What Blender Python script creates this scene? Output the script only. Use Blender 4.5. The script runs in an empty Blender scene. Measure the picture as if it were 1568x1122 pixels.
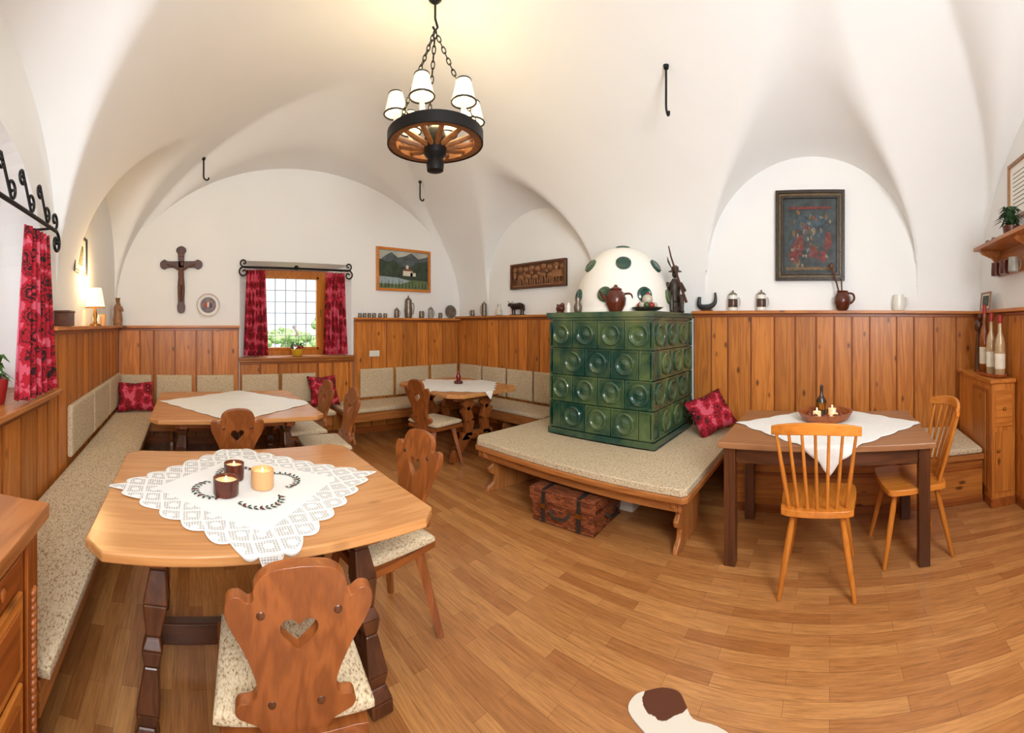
import bpy, math, random
from mathutils import Matrix, Vector
from math import sin, cos, pi, sqrt, tan, radians as rad
random.seed(7)
C=bpy.context.scene.collection
SC=bpy.context.scene

# ------------------------------------------------------------------ materials
MATS={}
def newmat(name):
    m=bpy.data.materials.new(name); m.use_nodes=True
    nt=m.node_tree; b=nt.nodes['Principled BSDF']
    return m,nt,b
def N(nt,t,**kw):
    n=nt.nodes.new(t)
    for k,v in kw.items():
        if k.startswith('i_'):
            n.inputs[k[2:].replace('_',' ')].default_value=v
        else: setattr(n,k,v)
    return n
def col(c): return (c[0],c[1],c[2],1)
def srgb(r,g,b):
    f=lambda u:(u/255/12.92) if u/255<=.04045 else ((u/255+.055)/1.055)**2.4
    return (f(r),f(g),f(b))
def plain(name,c,rough=.5,metal=0,emit=None,es=0,noise=.0,nscale=20,bump=0,trans=0,coat=0):
    if name in MATS: return MATS[name]
    m,nt,b=newmat(name); L=nt.links
    b.inputs['Base Color'].default_value=col(c); b.inputs['Roughness'].default_value=rough
    b.inputs['Metallic'].default_value=metal
    if emit: b.inputs['Emission Color'].default_value=col(emit); b.inputs['Emission Strength'].default_value=es
    if trans: b.inputs['Transmission Weight'].default_value=trans
    if coat: b.inputs['Coat Weight'].default_value=coat
    if noise or bump:
        tc=N(nt,'ShaderNodeTexCoord'); no=N(nt,'ShaderNodeTexNoise',i_Scale=nscale,i_Detail=5.0)
        L.new(tc.outputs['Object'],no.inputs['Vector'])
        if noise:
            r=N(nt,'ShaderNodeValToRGB'); r.color_ramp.elements[0].position=.3; r.color_ramp.elements[1].position=.7
            r.color_ramp.elements[0].color=col([x*(1-noise) for x in c]); r.color_ramp.elements[1].color=col([min(1,x*(1+noise*.6)) for x in c])
            L.new(no.outputs['Fac'],r.inputs['Fac']); L.new(r.outputs['Color'],b.inputs['Base Color'])
        if bump:
            bp=N(nt,'ShaderNodeBump',i_Strength=bump,i_Distance=.01); L.new(no.outputs['Fac'],bp.inputs['Height']); L.new(bp.outputs['Normal'],b.inputs['Normal'])
    MATS[name]=m; return m
def wood(name,dark,light,axis='Z',scale=1.0,rough=.35,knots=.0,var=.25,contrast=1.0):
    key=name+axis
    if key in MATS: return MATS[key]
    m,nt,b=newmat(key); L=nt.links
    tc=N(nt,'ShaderNodeTexCoord'); at=N(nt,'ShaderNodeAttribute',attribute_name='var')
    mp=N(nt,'ShaderNodeMapping'); s=[14*scale]*3; s['XYZ'.index(axis)]=1.0*scale; mp.inputs['Scale'].default_value=s
    off=N(nt,'ShaderNodeVectorMath',operation='MULTIPLY'); off.inputs[1].default_value=(7.3,11.1,5.7)
    L.new(at.outputs['Fac'],off.inputs[0])
    add=N(nt,'ShaderNodeVectorMath',operation='ADD'); L.new(tc.outputs['Object'],add.inputs[0]); L.new(off.outputs[0],add.inputs[1])
    L.new(add.outputs[0],mp.inputs['Vector'])
    n1=N(nt,'ShaderNodeTexNoise',i_Scale=.8,i_Detail=4.0,i_Roughness=.5,i_Distortion=.4); L.new(mp.outputs[0],n1.inputs['Vector'])
    n2=N(nt,'ShaderNodeTexNoise',i_Scale=7.0,i_Detail=3.0); L.new(mp.outputs[0],n2.inputs['Vector'])
    sn=N(nt,'ShaderNodeMath',operation='MULTIPLY'); sn.inputs[1].default_value=34.0; L.new(n1.outputs['Fac'],sn.inputs[0])
    si=N(nt,'ShaderNodeMath',operation='SINE'); L.new(sn.outputs[0],si.inputs[0])
    s2=N(nt,'ShaderNodeMath',operation='MULTIPLY_ADD'); s2.inputs[1].default_value=.17*contrast; s2.inputs[2].default_value=.42; L.new(si.outputs[0],s2.inputs[0])
    s3=N(nt,'ShaderNodeMath',operation='MULTIPLY_ADD'); s3.inputs[1].default_value=.35*contrast; L.new(n2.outputs['Fac'],s3.inputs[0]); L.new(s2.outputs[0],s3.inputs[2])
    r=N(nt,'ShaderNodeValToRGB'); e=r.color_ramp.elements; e[0].position=.1; e[1].position=.95; e[0].color=col(dark); e[1].color=col(light)
    L.new(s3.outputs[0],r.inputs['Fac'])
    out=r.outputs['Color']
    if knots:
        mk=N(nt,'ShaderNodeMapping'); ss=[7.5]*3; ss['XYZ'.index(axis)]=3.6; mk.inputs['Scale'].default_value=ss; L.new(add.outputs[0],mk.inputs['Vector'])
        vo=N(nt,'ShaderNodeTexVoronoi',i_Scale=1.0); L.new(mk.outputs[0],vo.inputs['Vector'])
        rk=N(nt,'ShaderNodeValToRGB'); rk.color_ramp.elements[0].position=.06; rk.color_ramp.elements[0].color=(1,1,1,1); rk.color_ramp.elements[1].position=.15; rk.color_ramp.elements[1].color=(0,0,0,1)
        L.new(vo.outputs['Distance'],rk.inputs['Fac'])
        mu=N(nt,'ShaderNodeMath',operation='MULTIPLY'); mu.inputs[1].default_value=knots; L.new(rk.outputs['Color'],mu.inputs[0])
        mx=N(nt,'ShaderNodeMix',data_type='RGBA'); L.new(mu.outputs[0],mx.inputs['Factor']); L.new(out,mx.inputs['A']); mx.inputs['B'].default_value=col([x*.28 for x in dark])
        out=mx.outputs['Result']
    hv=N(nt,'ShaderNodeHueSaturation'); L.new(out,hv.inputs['Color'])
    vm=N(nt,'ShaderNodeMath',operation='MULTIPLY_ADD'); vm.inputs[1].default_value=var; vm.inputs[2].default_value=1-var*.5; L.new(at.outputs['Fac'],vm.inputs[0]); L.new(vm.outputs[0],hv.inputs['Value'])
    L.new(hv.outputs[0],b.inputs['Base Color']); b.inputs['Roughness'].default_value=rough
    bp=N(nt,'ShaderNodeBump',i_Strength=.08,i_Distance=.005); L.new(n2.outputs['Fac'],bp.inputs['Height']); L.new(bp.outputs['Normal'],b.inputs['Normal'])
    MATS[key]=m; return m
def pine(ax='Z'): return wood('pine_panel',srgb(150,78,24),srgb(214,136,58),ax,knots=.85,rough=.36,contrast=1.0,var=.36)
def pined(ax='Z'): return wood('pine_dark',srgb(112,54,16),srgb(172,94,36),ax,knots=.5,rough=.35)
def tabw(ax='X'): return wood('table_wood',srgb(172,110,58),srgb(216,156,96),ax,rough=.26,knots=.3,contrast=.9,var=.1)
def chairw(ax='Z'): return wood('chair_wood',srgb(104,52,20),srgb(166,94,44),ax,rough=.28,knots=.2,var=.15)
def darkw(ax='Z'): return wood('dark_wood',srgb(54,28,14),srgb(100,56,30),ax,rough=.32)
def brownw(ax='Y'): return wood('brown_table',srgb(124,80,48),srgb(172,122,82),ax,rough=.32,contrast=.7,var=.1)
def honeyw(ax='Z'): return wood('honey_wood',srgb(172,94,26),srgb(218,138,56),ax,rough=.26,contrast=.7)
def benchw(ax='X'): return wood('bench_wood',srgb(132,74,32),srgb(190,122,64),ax,rough=.32,knots=.3)

def m_plaster():
    m,nt,b=newmat('plaster'); L=nt.links
    tc=N(nt,'ShaderNodeTexCoord'); n=N(nt,'ShaderNodeTexNoise',i_Scale=1.3,i_Detail=4.0); L.new(tc.outputs['Object'],n.inputs['Vector'])
    r=N(nt,'ShaderNodeValToRGB'); r.color_ramp.elements[0].color=col(srgb(234,233,230)); r.color_ramp.elements[1].color=col(srgb(243,243,241))
    L.new(n.outputs['Fac'],r.inputs['Fac']); L.new(r.outputs['Color'],b.inputs['Base Color']); b.inputs['Roughness'].default_value=.9
    n2=N(nt,'ShaderNodeTexNoise',i_Scale=4.0,i_Detail=3.0); L.new(tc.outputs['Object'],n2.inputs['Vector'])
    bp=N(nt,'ShaderNodeBump',i_Strength=.2,i_Distance=.02); L.new(n2.outputs['Fac'],bp.inputs['Height']); L.new(bp.outputs['Normal'],b.inputs['Normal'])
    return m
PLASTER=m_plaster()
def m_floor():
    m,nt,b=newmat('parquet_floor'); L=nt.links
    tc=N(nt,'ShaderNodeTexCoord'); mp=N(nt,'ShaderNodeMapping'); mp.inputs['Rotation'].default_value=(0,0,pi/2); L.new(tc.outputs['Object'],mp.inputs['Vector'])
    br=N(nt,'ShaderNodeTexBrick'); br.offset=.37; br.offset_frequency=2
    br.inputs['Scale'].default_value=1; br.inputs['Brick Width'].default_value=.48; br.inputs['Row Height'].default_value=.068
    br.inputs['Mortar Size'].default_value=.0008; br.inputs['Mortar Smooth'].default_value=.3; br.inputs['Bias'].default_value=-.1
    br.inputs['Color1'].default_value=col(srgb(204,144,84)); br.inputs['Color2'].default_value=col(srgb(168,106,56)); br.inputs['Mortar'].default_value=col(srgb(122,76,40))
    L.new(mp.outputs[0],br.inputs['Vector'])
    m2=N(nt,'ShaderNodeMapping'); m2.inputs['Scale'].default_value=(60,4,1); L.new(tc.outputs['Object'],m2.inputs['Vector'])
    n=N(nt,'ShaderNodeTexNoise',i_Scale=1.5,i_Detail=6.0,i_Roughness=.65,i_Distortion=.4); L.new(m2.outputs[0],n.inputs['Vector'])
    r=N(nt,'ShaderNodeValToRGB'); r.color_ramp.elements[0].position=.3; r.color_ramp.elements[0].color=(.55,.5,.46,1); r.color_ramp.elements[1].position=.62; r.color_ramp.elements[1].color=(1.0,1.0,1.0,1)
    L.new(n.outputs['Fac'],r.inputs['Fac'])
    mx=N(nt,'ShaderNodeMix',data_type='RGBA',blend_type='MULTIPLY'); mx.inputs['Factor'].default_value=.85
    L.new(br.outputs['Color'],mx.inputs['A']); L.new(r.outputs['Color'],mx.inputs['B']); L.new(mx.outputs['Result'],b.inputs['Base Color'])
    b.inputs['Roughness'].default_value=.28
    return m
def m_tweed():
    m,nt,b=newmat('tweed_fabric'); L=nt.links
    tc=N(nt,'ShaderNodeTexCoord'); mp=N(nt,'ShaderNodeMapping'); mp.inputs['Scale'].default_value=(150,75,150); mp.inputs['Rotation'].default_value=(0,0,.5); L.new(tc.outputs['Object'],mp.inputs['Vector'])
    n=N(nt,'ShaderNodeTexNoise',i_Scale=1.0,i_Detail=3.0,i_Roughness=.65); L.new(mp.outputs[0],n.inputs['Vector'])
    r=N(nt,'ShaderNodeValToRGB'); e=r.color_ramp.elements; e[0].position=.34; e[0].color=col(srgb(138,104,70)); e[1].position=.55; e[1].color=col(srgb(216,198,166))
    x=e.new(.43); x.color=col(srgb(194,172,138))
    L.new(n.outputs['Fac'],r.inputs['Fac']); L.new(r.outputs['Color'],b.inputs['Base Color']); b.inputs['Roughness'].default_value=.95
    bp=N(nt,'ShaderNodeBump',i_Strength=.6,i_Distance=.006); L.new(n.outputs['Fac'],bp.inputs['Height']); L.new(bp.outputs['Normal'],b.inputs['Normal'])
    return m
TWEED=m_tweed()
def m_red():
    m,nt,b=newmat('red_pattern_fabric'); L=nt.links
    tc=N(nt,'ShaderNodeTexCoord'); v=N(nt,'ShaderNodeTexVoronoi',i_Scale=9.5,i_Randomness=.55); L.new(tc.outputs['Object'],v.inputs['Vector'])
    n=N(nt,'ShaderNodeTexNoise',i_Scale=50.0,i_Detail=2.0); L.new(tc.outputs['Object'],n.inputs['Vector'])
    a=N(nt,'ShaderNodeMath',operation='MULTIPLY_ADD'); a.inputs[1].default_value=.4; L.new(n.outputs['Fac'],a.inputs[0]); L.new(v.outputs['Distance'],a.inputs[2])
    r=N(nt,'ShaderNodeValToRGB'); e=r.color_ramp.elements; r.color_ramp.interpolation='CONSTANT'
    e[0].position=0; e[0].color=col(srgb(200,60,84)); e[1].position=.27; e[1].color=col(srgb(150,8,28))
    for p,c in ((.36,(34,5,10)),(.48,(158,8,30)),(.58,(66,5,14)),(.64,(170,12,38)),(.80,(206,84,104))):
        x=e.new(p); x.color=col(srgb(*c))
    L.new(a.outputs[0],r.inputs['Fac']); L.new(r.outputs['Color'],b.inputs['Base Color']); b.inputs['Roughness'].default_value=.85
    return m
RED=m_red()
def m_green():
    m,nt,b=newmat('green_glazed_tile'); L=nt.links
    tc=N(nt,'ShaderNodeTexCoord'); n=N(nt,'ShaderNodeTexNoise',i_Scale=5.0,i_Detail=4.0); L.new(tc.outputs['Object'],n.inputs['Vector'])
    r=N(nt,'ShaderNodeValToRGB'); e=r.color_ramp.elements; e[0].position=.35; e[0].color=col(srgb(24,66,54)); e[1].position=.72; e[1].color=col(srgb(92,110,66))
    at=N(nt,'ShaderNodeAttribute',attribute_name='var')
    ad=N(nt,'ShaderNodeMath',operation='MULTIPLY_ADD'); ad.inputs[1].default_value=.18; L.new(at.outputs['Fac'],ad.inputs[0]); 
    s=N(nt,'ShaderNodeMath',operation='SUBTRACT'); s.inputs[1].default_value=.1; L.new(n.outputs['Fac'],s.inputs[0]); L.new(s.outputs[0],ad.inputs[2])
    L.new(ad.outputs[0],r.inputs['Fac']); L.new(r.outputs['Color'],b.inputs['Base Color']); b.inputs['Roughness'].default_value=.17
    b.inputs['Coat Weight'].default_value=.4
    return m
GREEN=m_green()
def m_lace():
    m,nt,b=newmat('lace_cloth'); L=nt.links
    uv=N(nt,'ShaderNodeUVMap'); uv.uv_map='UVMap'
    b.inputs['Base Color'].default_value=col(srgb(240,238,234)); b.inputs['Roughness'].default_value=.9
    v=N(nt,'ShaderNodeTexVoronoi',i_Scale=105.0,i_Randomness=.1); L.new(uv.outputs[0],v.inputs['Vector'])
    lt=N(nt,'ShaderNodeMath',operation='LESS_THAN'); lt.inputs[1].default_value=.44; L.new(v.outputs['Distance'],lt.inputs[0])
    n=N(nt,'ShaderNodeTexVoronoi',i_Scale=13.0,i_Randomness=.25,feature='DISTANCE_TO_EDGE'); L.new(uv.outputs[0],n.inputs['Vector'])
    g2=N(nt,'ShaderNodeMath',operation='GREATER_THAN'); g2.inputs[1].default_value=.08; L.new(n.outputs['Distance'],g2.inputs[0])
    n3=N(nt,'ShaderNodeTexVoronoi',i_Scale=13.0,i_Randomness=.25); L.new(uv.outputs[0],n3.inputs['Vector'])
    g3=N(nt,'ShaderNodeMath',operation='GREATER_THAN'); g3.inputs[1].default_value=.24; L.new(n3.outputs['Distance'],g3.inputs[0])
    mu=N(nt,'ShaderNodeMath',operation='MULTIPLY'); L.new(lt.outputs[0],mu.inputs[0]); L.new(g2.outputs[0],mu.inputs[1])
    mu2=N(nt,'ShaderNodeMath',operation='MULTIPLY'); L.new(mu.outputs[0],mu2.inputs[0]); L.new(g3.outputs[0],mu2.inputs[1])
    at=N(nt,'ShaderNodeAttribute',attribute_name='var'); ge=N(nt,'ShaderNodeMath',operation='GREATER_THAN'); ge.inputs[1].default_value=.66; L.new(at.outputs['Fac'],ge.inputs[0])
    l2=N(nt,'ShaderNodeMath',operation='LESS_THAN'); l2.inputs[1].default_value=.97; L.new(at.outputs['Fac'],l2.inputs[0])
    gg=N(nt,'ShaderNodeMath',operation='MULTIPLY'); L.new(ge.outputs[0],gg.inputs[0]); L.new(l2.outputs[0],gg.inputs[1])
    m3=N(nt,'ShaderNodeMath',operation='MULTIPLY'); L.new(mu2.outputs[0],m3.inputs[0]); L.new(gg.outputs[0],m3.inputs[1])
    m4=N(nt,'ShaderNodeMath',operation='MULTIPLY_ADD'); m4.inputs[1].default_value=-.6; m4.inputs[2].default_value=1; L.new(m3.outputs[0],m4.inputs[0])
    L.new(m4.outputs[0],b.inputs['Alpha'])
    return m
LACE=m_lace()
LINEN=plain('white_linen',srgb(238,236,230),.9,noise=.06,nscale=60)
IRON=plain('black_iron',(.012,.011,.011),.45,.6)
PEWTER=plain('pewter',srgb(130,118,104),.38,.8,noise=.35)
BRASS=plain('old_brass',srgb(150,105,45),.35,.9)
CERW=plain('white_ceramic',srgb(232,228,218),.25)
BROWNCER=plain('brown_ceramic',srgb(88,38,22),.2,noise=.3)
GREY=plain('grey_stoneware',srgb(150,145,135),.35,noise=.25)
LEAF=plain('leaf',srgb(50,100,30),.5,noise=.4)
BLACK=plain('black_paint',(.02,.02,.02),.4)
SHADE=plain('lamp_shade',srgb(250,240,215),.8,emit=(1,.87,.62),es=.5)
SHADEW=plain('lit_shade_warm',srgb(250,235,200),.8,emit=(1,.83,.52),es=.9)
BULB=plain('warm_bulb',(1,.8,.5),.5,emit=(1,.75,.4),es=14)
FLAME=plain('candle_flame',(1,.7,.3),.5,emit=(1,.6,.2),es=12)

# ------------------------------------------------------------------ mesh builder
class M:
    def __init__(s): s.v=[];s.f=[];s.m=[];s.var=[];s.mats=[];s.T=Matrix.Identity(4)
    def mi(s,mat):
        if mat not in s.mats: s.mats.append(mat)
        return s.mats.index(mat)
    def add(s,vs,fs,mat,var=None):
        o=len(s.v); var=random.random() if var is None else var
        for p in vs:
            s.v.append(s.T@Vector(p)); s.var.append(var)
        k=s.mi(mat)
        for f in fs: s.f.append([i+o for i in f]); s.m.append(k)
        return o
    def box(s,x0,x1,y0,y1,z0,z1,mat,R=None,var=None):
        vs=[(x,y,z) for z in (z0,z1) for y in (y0,y1) for x in (x0,x1)]
        if R: vs=[R@Vector(p) for p in vs]
        s.add(vs,[(0,2,3,1),(4,5,7,6),(0,1,5,4),(2,6,7,3),(0,4,6,2),(1,3,7,5)],mat,var)
    def bar(s,a,b,w,h,mat,up=(0,0,1),w2=None,h2=None,var=None):
        a=Vector(a);b=Vector(b);d=(b-a).normalized();u=Vector(up)
        if abs(d.dot(u))>.98: u=Vector((0,1,0))
        x=d.cross(u).normalized();y=x.cross(d)
        w2=w if w2 is None else w2;h2=h if h2 is None else h2
        vs=[a+x*(i*w/2)+y*(j*h/2) for i,j in((-1,-1),(1,-1),(1,1),(-1,1))]+[b+x*(i*w2/2)+y*(j*h2/2) for i,j in((-1,-1),(1,-1),(1,1),(-1,1))]
        s.add(vs,[(3,2,1,0),(4,5,6,7),(0,1,5,4),(1,2,6,5),(2,3,7,6),(3,0,4,7)],mat,var)
    def prism(s,pts,z0,z1,mat,R=None,skip=(),var=None,caps=True):
        n=len(pts); vs=[Vector((p[0],p[1],z0)) for p in pts]+[Vector((p[0],p[1],z1)) for p in pts]
        if R: vs=[R@p for p in vs]
        fs=[list(range(n-1,-1,-1)),list(range(n,2*n))] if caps else []
        for i in range(n):
            if i in skip: continue
            j=(i+1)%n; fs.append((i,j,j+n,i+n))
        s.add(vs,fs,mat,var)
    def lathe(s,prof,mat,c=(0,0,0),R=None,seg=24,var=None,caps=True):
        vs=[];fs=[];n=len(prof)
        for r,z in prof:
            for k in range(seg):
                a=2*pi*k/seg; p=Vector((r*cos(a),r*sin(a),z))
                if R: p=R@p
                vs.append(p+Vector(c))
        for i in range(n-1):
            for k in range(seg):
                k2=(k+1)%seg; fs.append((i*seg+k,i*seg+k2,(i+1)*seg+k2,(i+1)*seg+k))
        if caps: fs.append(list(range(seg-1,-1,-1))); fs.append([(n-1)*seg+k for k in range(seg)])
        s.add(vs,fs,mat,var)
    def shell(s,prof,mat,c=(0,0,0),seg=24,R=None): s.lathe(prof,mat,c,R,seg,caps=False)
    def tube(s,pts,r,mat,seg=8,closed=False,var=None):
        pts=[Vector(p) for p in pts];n=len(pts)
        rs=r if isinstance(r,(list,tuple)) else [r]*n
        vs=[];fs=[];prev=None
        for i,p in enumerate(pts):
            if closed: d=(pts[(i+1)%n]-pts[i-1])
            else: d=(pts[min(i+1,n-1)]-pts[max(i-1,0)])
            d.normalize()
            if prev is None:
                u=Vector((0,0,1)) if abs(d.z)<.9 else Vector((1,0,0))
                x=d.cross(u).normalized()
            else:
                x=(prev-d*prev.dot(d)).normalized()
            prev=x;y=d.cross(x)
            for k in range(seg):
                a=2*pi*k/seg; vs.append(p+x*(rs[i]*cos(a))+y*(rs[i]*sin(a)))
        for i in range(n if closed else n-1):
            j=(i+1)%n
            for k in range(seg):
                k2=(k+1)%seg; fs.append((i*seg+k,i*seg+k2,j*seg+k2,j*seg+k))
        if not closed: fs.append(list(range(seg-1,-1,-1))); fs.append([(n-1)*seg+k for k in range(seg)])
        s.add(vs,fs,mat,var)
    def ball(s,c,r,mat,seg=16,rings=10,R=None,var=None):
        rx,ry,rz=r if isinstance(r,(list,tuple)) else (r,r,r)
        vs=[];fs=[]
        for i in range(1,rings):
            t=pi*i/rings
            for k in range(seg):
                a=2*pi*k/seg; p=Vector((rx*sin(t)*cos(a),ry*sin(t)*sin(a),rz*cos(t)))
                if R: p=R@p
                vs.append(p+Vector(c))
        top=Vector((0,0,rz));bot=Vector((0,0,-rz))
        if R: top=R@top;bot=R@bot
        vs+= [top+Vector(c),bot+Vector(c)]; T=len(vs)-2
        for i in range(rings-2):
            for k in range(seg):
                k2=(k+1)%seg; fs.append((i*seg+k,(i+1)*seg+k,(i+1)*seg+k2,i*seg+k2))
        for k in range(seg):
            k2=(k+1)%seg; fs.append((T,k,k2)); fs.append((T+1,(rings-2)*seg+k2,(rings-2)*seg+k))
        s.add(vs,fs,mat,var)
    def pillow(s,x0,x1,y0,y1,z0,z1,mat,R=None,n=8,r=.02,edge=.0):
        vs=[];fs=[];nx=n*2;ny=n*2
        cx,cy,cz=(x0+x1)/2,(y0+y1)/2,(z0+z1)/2;hx,hy,hz=(x1-x0)/2,(y1-y0)/2,(z1-z0)/2
        rr=min(r,hx,hy)
        def g(t,h): return h*(1-(1-abs(t))**2.2)*(1 if t>=0 else -1)
        for sg in (1,-1):
            for i in range(nx+1):
                for j in range(ny+1):
                    x=g(-1+2*i/nx,hx);y=g(-1+2*j/ny,hy)
                    dx=max(0,abs(x)-(hx-rr))/rr;dy=max(0,abs(y)-(hy-rr))/rr
                    k=sqrt(max(0,1-min(1,dx*dx)))*sqrt(max(0,1-min(1,dy*dy)))
                    p=Vector((cx+x,cy+y,cz+sg*hz*(edge+(1-edge)*k)))
                    if R: p=R@p
                    vs.append(p)
        w=ny+1;o=(nx+1)*w
        for i in range(nx):
            for j in range(ny):
                a=i*w+j; fs.append((a,a+w,a+w+1,a+1)); fs.append((o+a,o+a+1,o+a+w+1,o+a+w))
        if edge>0:
            for i in range(nx):
                a=i*w; fs.append((a,o+a,o+a+w,a+w)); a=i*w+ny; fs.append((a,a+w,o+a+w,o+a))
            for j in range(ny):
                a=j; fs.append((a,a+1,o+a+1,o+a)); a=nx*w+j; fs.append((a,o+a,o+a+1,a+1))
        s.add(vs,fs,mat)
    def surf(s,fn,nu,nv,mat,var=None,varfn=None):
        o=len(s.v)
        vs=[fn(i/nu,j/nv) for i in range(nu+1) for j in range(nv+1)]
        fs=[(i*(nv+1)+j,(i+1)*(nv+1)+j,(i+1)*(nv+1)+j+1,i*(nv+1)+j+1) for i in range(nu) for j in range(nv)]
        s.add(vs,fs,mat,var)
        if varfn:
            for i in range(nu+1):
                for j in range(nv+1): s.var[o+i*(nv+1)+j]=varfn(i/nu,j/nv)
    def done(s,name,loc=(0,0,0),rz=0,bevel=0,merge=False,angle=35,solid=0,uvfn=None,smooth=True):
        me=bpy.data.meshes.new(name)
        me.from_pydata([tuple(p) for p in s.v],[],s.f)
        for m in s.mats: me.materials.append(m)
        me.polygons.foreach_set('material_index',s.m)
        a=me.attributes.new('var','FLOAT','POINT'); a.data.foreach_set('value',s.var)
        if uvfn:
            u=me.uv_layers.new(name='UVMap')
            for l in me.loops: u.data[l.index].uv=uvfn(me.vertices[l.vertex_index].co)
        me.update()
        import bmesh
        bm=bmesh.new(); bm.from_mesh(me)
        if merge: bmesh.ops.remove_doubles(bm,verts=bm.verts,dist=1e-5)
        bmesh.ops.recalc_face_normals(bm,faces=bm.faces)
        bm.to_mesh(me); bm.free()
        if smooth:
            me.shade_smooth()
            try: me.set_sharp_from_angle(angle=rad(angle))
            except Exception: pass
        ob=bpy.data.objects.new(name,me); C.objects.link(ob)
        ob.location=loc; ob.rotation_euler=(0,0,rz)
        if solid:
            md=ob.modifiers.new('solid','SOLIDIFY'); md.thickness=solid; md.offset=-1
        if bevel:
            md=ob.modifiers.new('bevel','BEVEL'); md.width=bevel; md.segments=2; md.limit_method='ANGLE'; md.angle_limit=rad(40)
        return ob
def inst(ob,loc,rz=0,name=None):
    o=bpy.data.objects.new(name or ob.name.split('.')[0],ob.data); C.objects.link(o); o.location=loc;o.rotation_euler=(0,0,rz)
    for m in ob.modifiers:
        n=o.modifiers.new(m.name,m.type)
        if m.type=='BEVEL': n.width=m.width;n.segments=m.segments;n.limit_method=m.limit_method;n.angle_limit=m.angle_limit
    return o
def cat(pts,n=4,closed=False):
    P=[Vector(p) if len(p)==3 else Vector((p[0],p[1],0)) for p in pts];out=[];L=len(P)
    for i in range(L if closed else L-1):
        p1=P[i];p2=P[(i+1)%L];p0=P[i-1] if (i>0 or closed) else p1;p3=P[(i+2)%L] if (i+2<L or closed) else p2
        for k in range(n):
            t=k/n; out.append(.5*((2*p1)+(p2-p0)*t+(2*p0-5*p1+4*p2-p3)*t*t+(3*p1-p0-3*p2+p3)*t**3))
    if not closed: out.append(P[-1])
    return out
R_BACK=Matrix(((1,0,0),(0,0,-1),(0,1,0)))
R_RIGHT=Matrix(((0,0,-1),(-1,0,0),(0,1,0)))
R_LEFT=Matrix(((0,0,1),(1,0,0),(0,1,0)))
R_NEAR=Matrix(((-1,0,0),(0,0,1),(0,1,0)))
def WT(R,loc): return Matrix.Translation(loc)@R.to_4x4()

# ------------------------------------------------------------------ room shell
XL,XR,YB,YN=-.9,3.9,5.0,-1.5
XC=1.5
m=M(); m.box(XL-.4,XR+.3,YN-.3,YB+.4,-.1,0,m_floor()); m.done('floor',smooth=False)
def clamp(x,a=0,b=1): return max(a,min(b,x))
LUN=[('R',3.42,.90,2.0,2.92),('R',.18,1.02,2.02,3.06),('L',1.62,1.02,2.0,3.0),('L',4.0,.86,2.0,2.92),('L',-.7,.8,2.0,2.9)]
def smax(a,b,k=.10):
    h=max(k-abs(a-b),0)/k
    return max(a,b)+h*h*k*.25
def ceilz(x,y):
    u=clamp(abs(x-XC)/2.4); za=1.68+1.97*sqrt(1-u*u)
    t=clamp((YB-y)/1.7); zb=2.65+1.0*sqrt(1-(1-t)**2)
    t2=clamp((y-YN)/1.5); zc=2.4+1.25*sqrt(1-(1-t2)**2)
    z=min(za,zb,zc)
    for yy,sg in ((YB,1),(YN,-1)):
        s_=sg*(yy-y)
        w=2.37*(1-.12*s_/2.0); 
        if s_<2.0:
            q=abs(x-XC)/w
            if q<1: z=smax(z,1.75+.05*s_+(1.68+.02*s_)*sqrt(1-q*q))
    for side,yc,r,zs,zt in LUN:
        s_=(XR-x) if side=='R' else (x-XL)
        if s_>1.9: continue
        w=r*(1-.55*s_/1.9)
        q=abs(y-yc)/w
        if q<1:
            sp=zs+.22*s_; top=zt+.30*s_-.18*max(0,s_-1.1)**2
            z=smax(z,sp+(top-sp)*sqrt(1-q*q))
    return min(z,3.66)
nx,ny=200,280
m=M()
xs=[XC-2.4*cos(pi*i/nx) for i in range(nx+1)]
ys=[YN+(YB-YN)*j/ny for j in range(ny+1)]
vs=[(x,y,ceilz(x,y)) for x in xs for y in ys]
fs=[(i*(ny+1)+j,i*(ny+1)+j+1,(i+1)*(ny+1)+j+1,(i+1)*(ny+1)+j) for i in range(nx) for j in range(ny)]
m.add(vs,fs,PLASTER); m.done('ceiling',angle=80)
H=3.75
wx0,wx1,wz0,wz1=.62,2.10,1.02,2.24
ix0,ix1,iz0,iz1=.88,1.84,1.04,2.17
m=M()
def quad(mm,a,b,c,d,mat=PLASTER): mm.add([a,b,c,d],[(0,1,2,3)],mat)
y=YB
for a,b,c,d in ((XL-.5,wx0,0,H),(wx1,XR+.3,0,H),(wx0,wx1,0,wz0),(wx0,wx1,wz1,H)):
    m.box(a,b,y,y+.02,c,d,PLASTER)
yi=YB+.33
quad(m,(wx0,y,wz0),(wx0,y,wz1),(ix0,yi,iz1),(ix0,yi,iz0)); quad(m,(wx1,y,wz0),(wx1,y,wz1),(ix1,yi,iz1),(ix1,yi,iz0))
quad(m,(wx0,y,wz1),(wx1,y,wz1),(ix1,yi,iz1),(ix0,yi,iz1)); quad(m,(wx0,y,wz0),(wx1,y,wz0),(ix1,yi,iz0),(ix0,yi,iz0))
for a,b,c,d in ((XL-.5,ix0,0,H),(ix1,XR+.3,0,H),(ix0,ix1,0,iz0),(ix0,ix1,iz1,H)):
    m.box(a,b,yi,yi+.05,c,d,PLASTER)
m.done('wall_back',smooth=False)
m=M(); ac,ar=1.65,.76; az0,azs,ah=1.02,1.75,.72
for a,b,c,d in ((YN-.2,ac-ar,0,H),(ac+ar,YB+.3,0,H),(ac-ar,ac+ar,0,az0)):
    m.box(XL-.02,XL,a,b,c,d,PLASTER)
na=32
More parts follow.
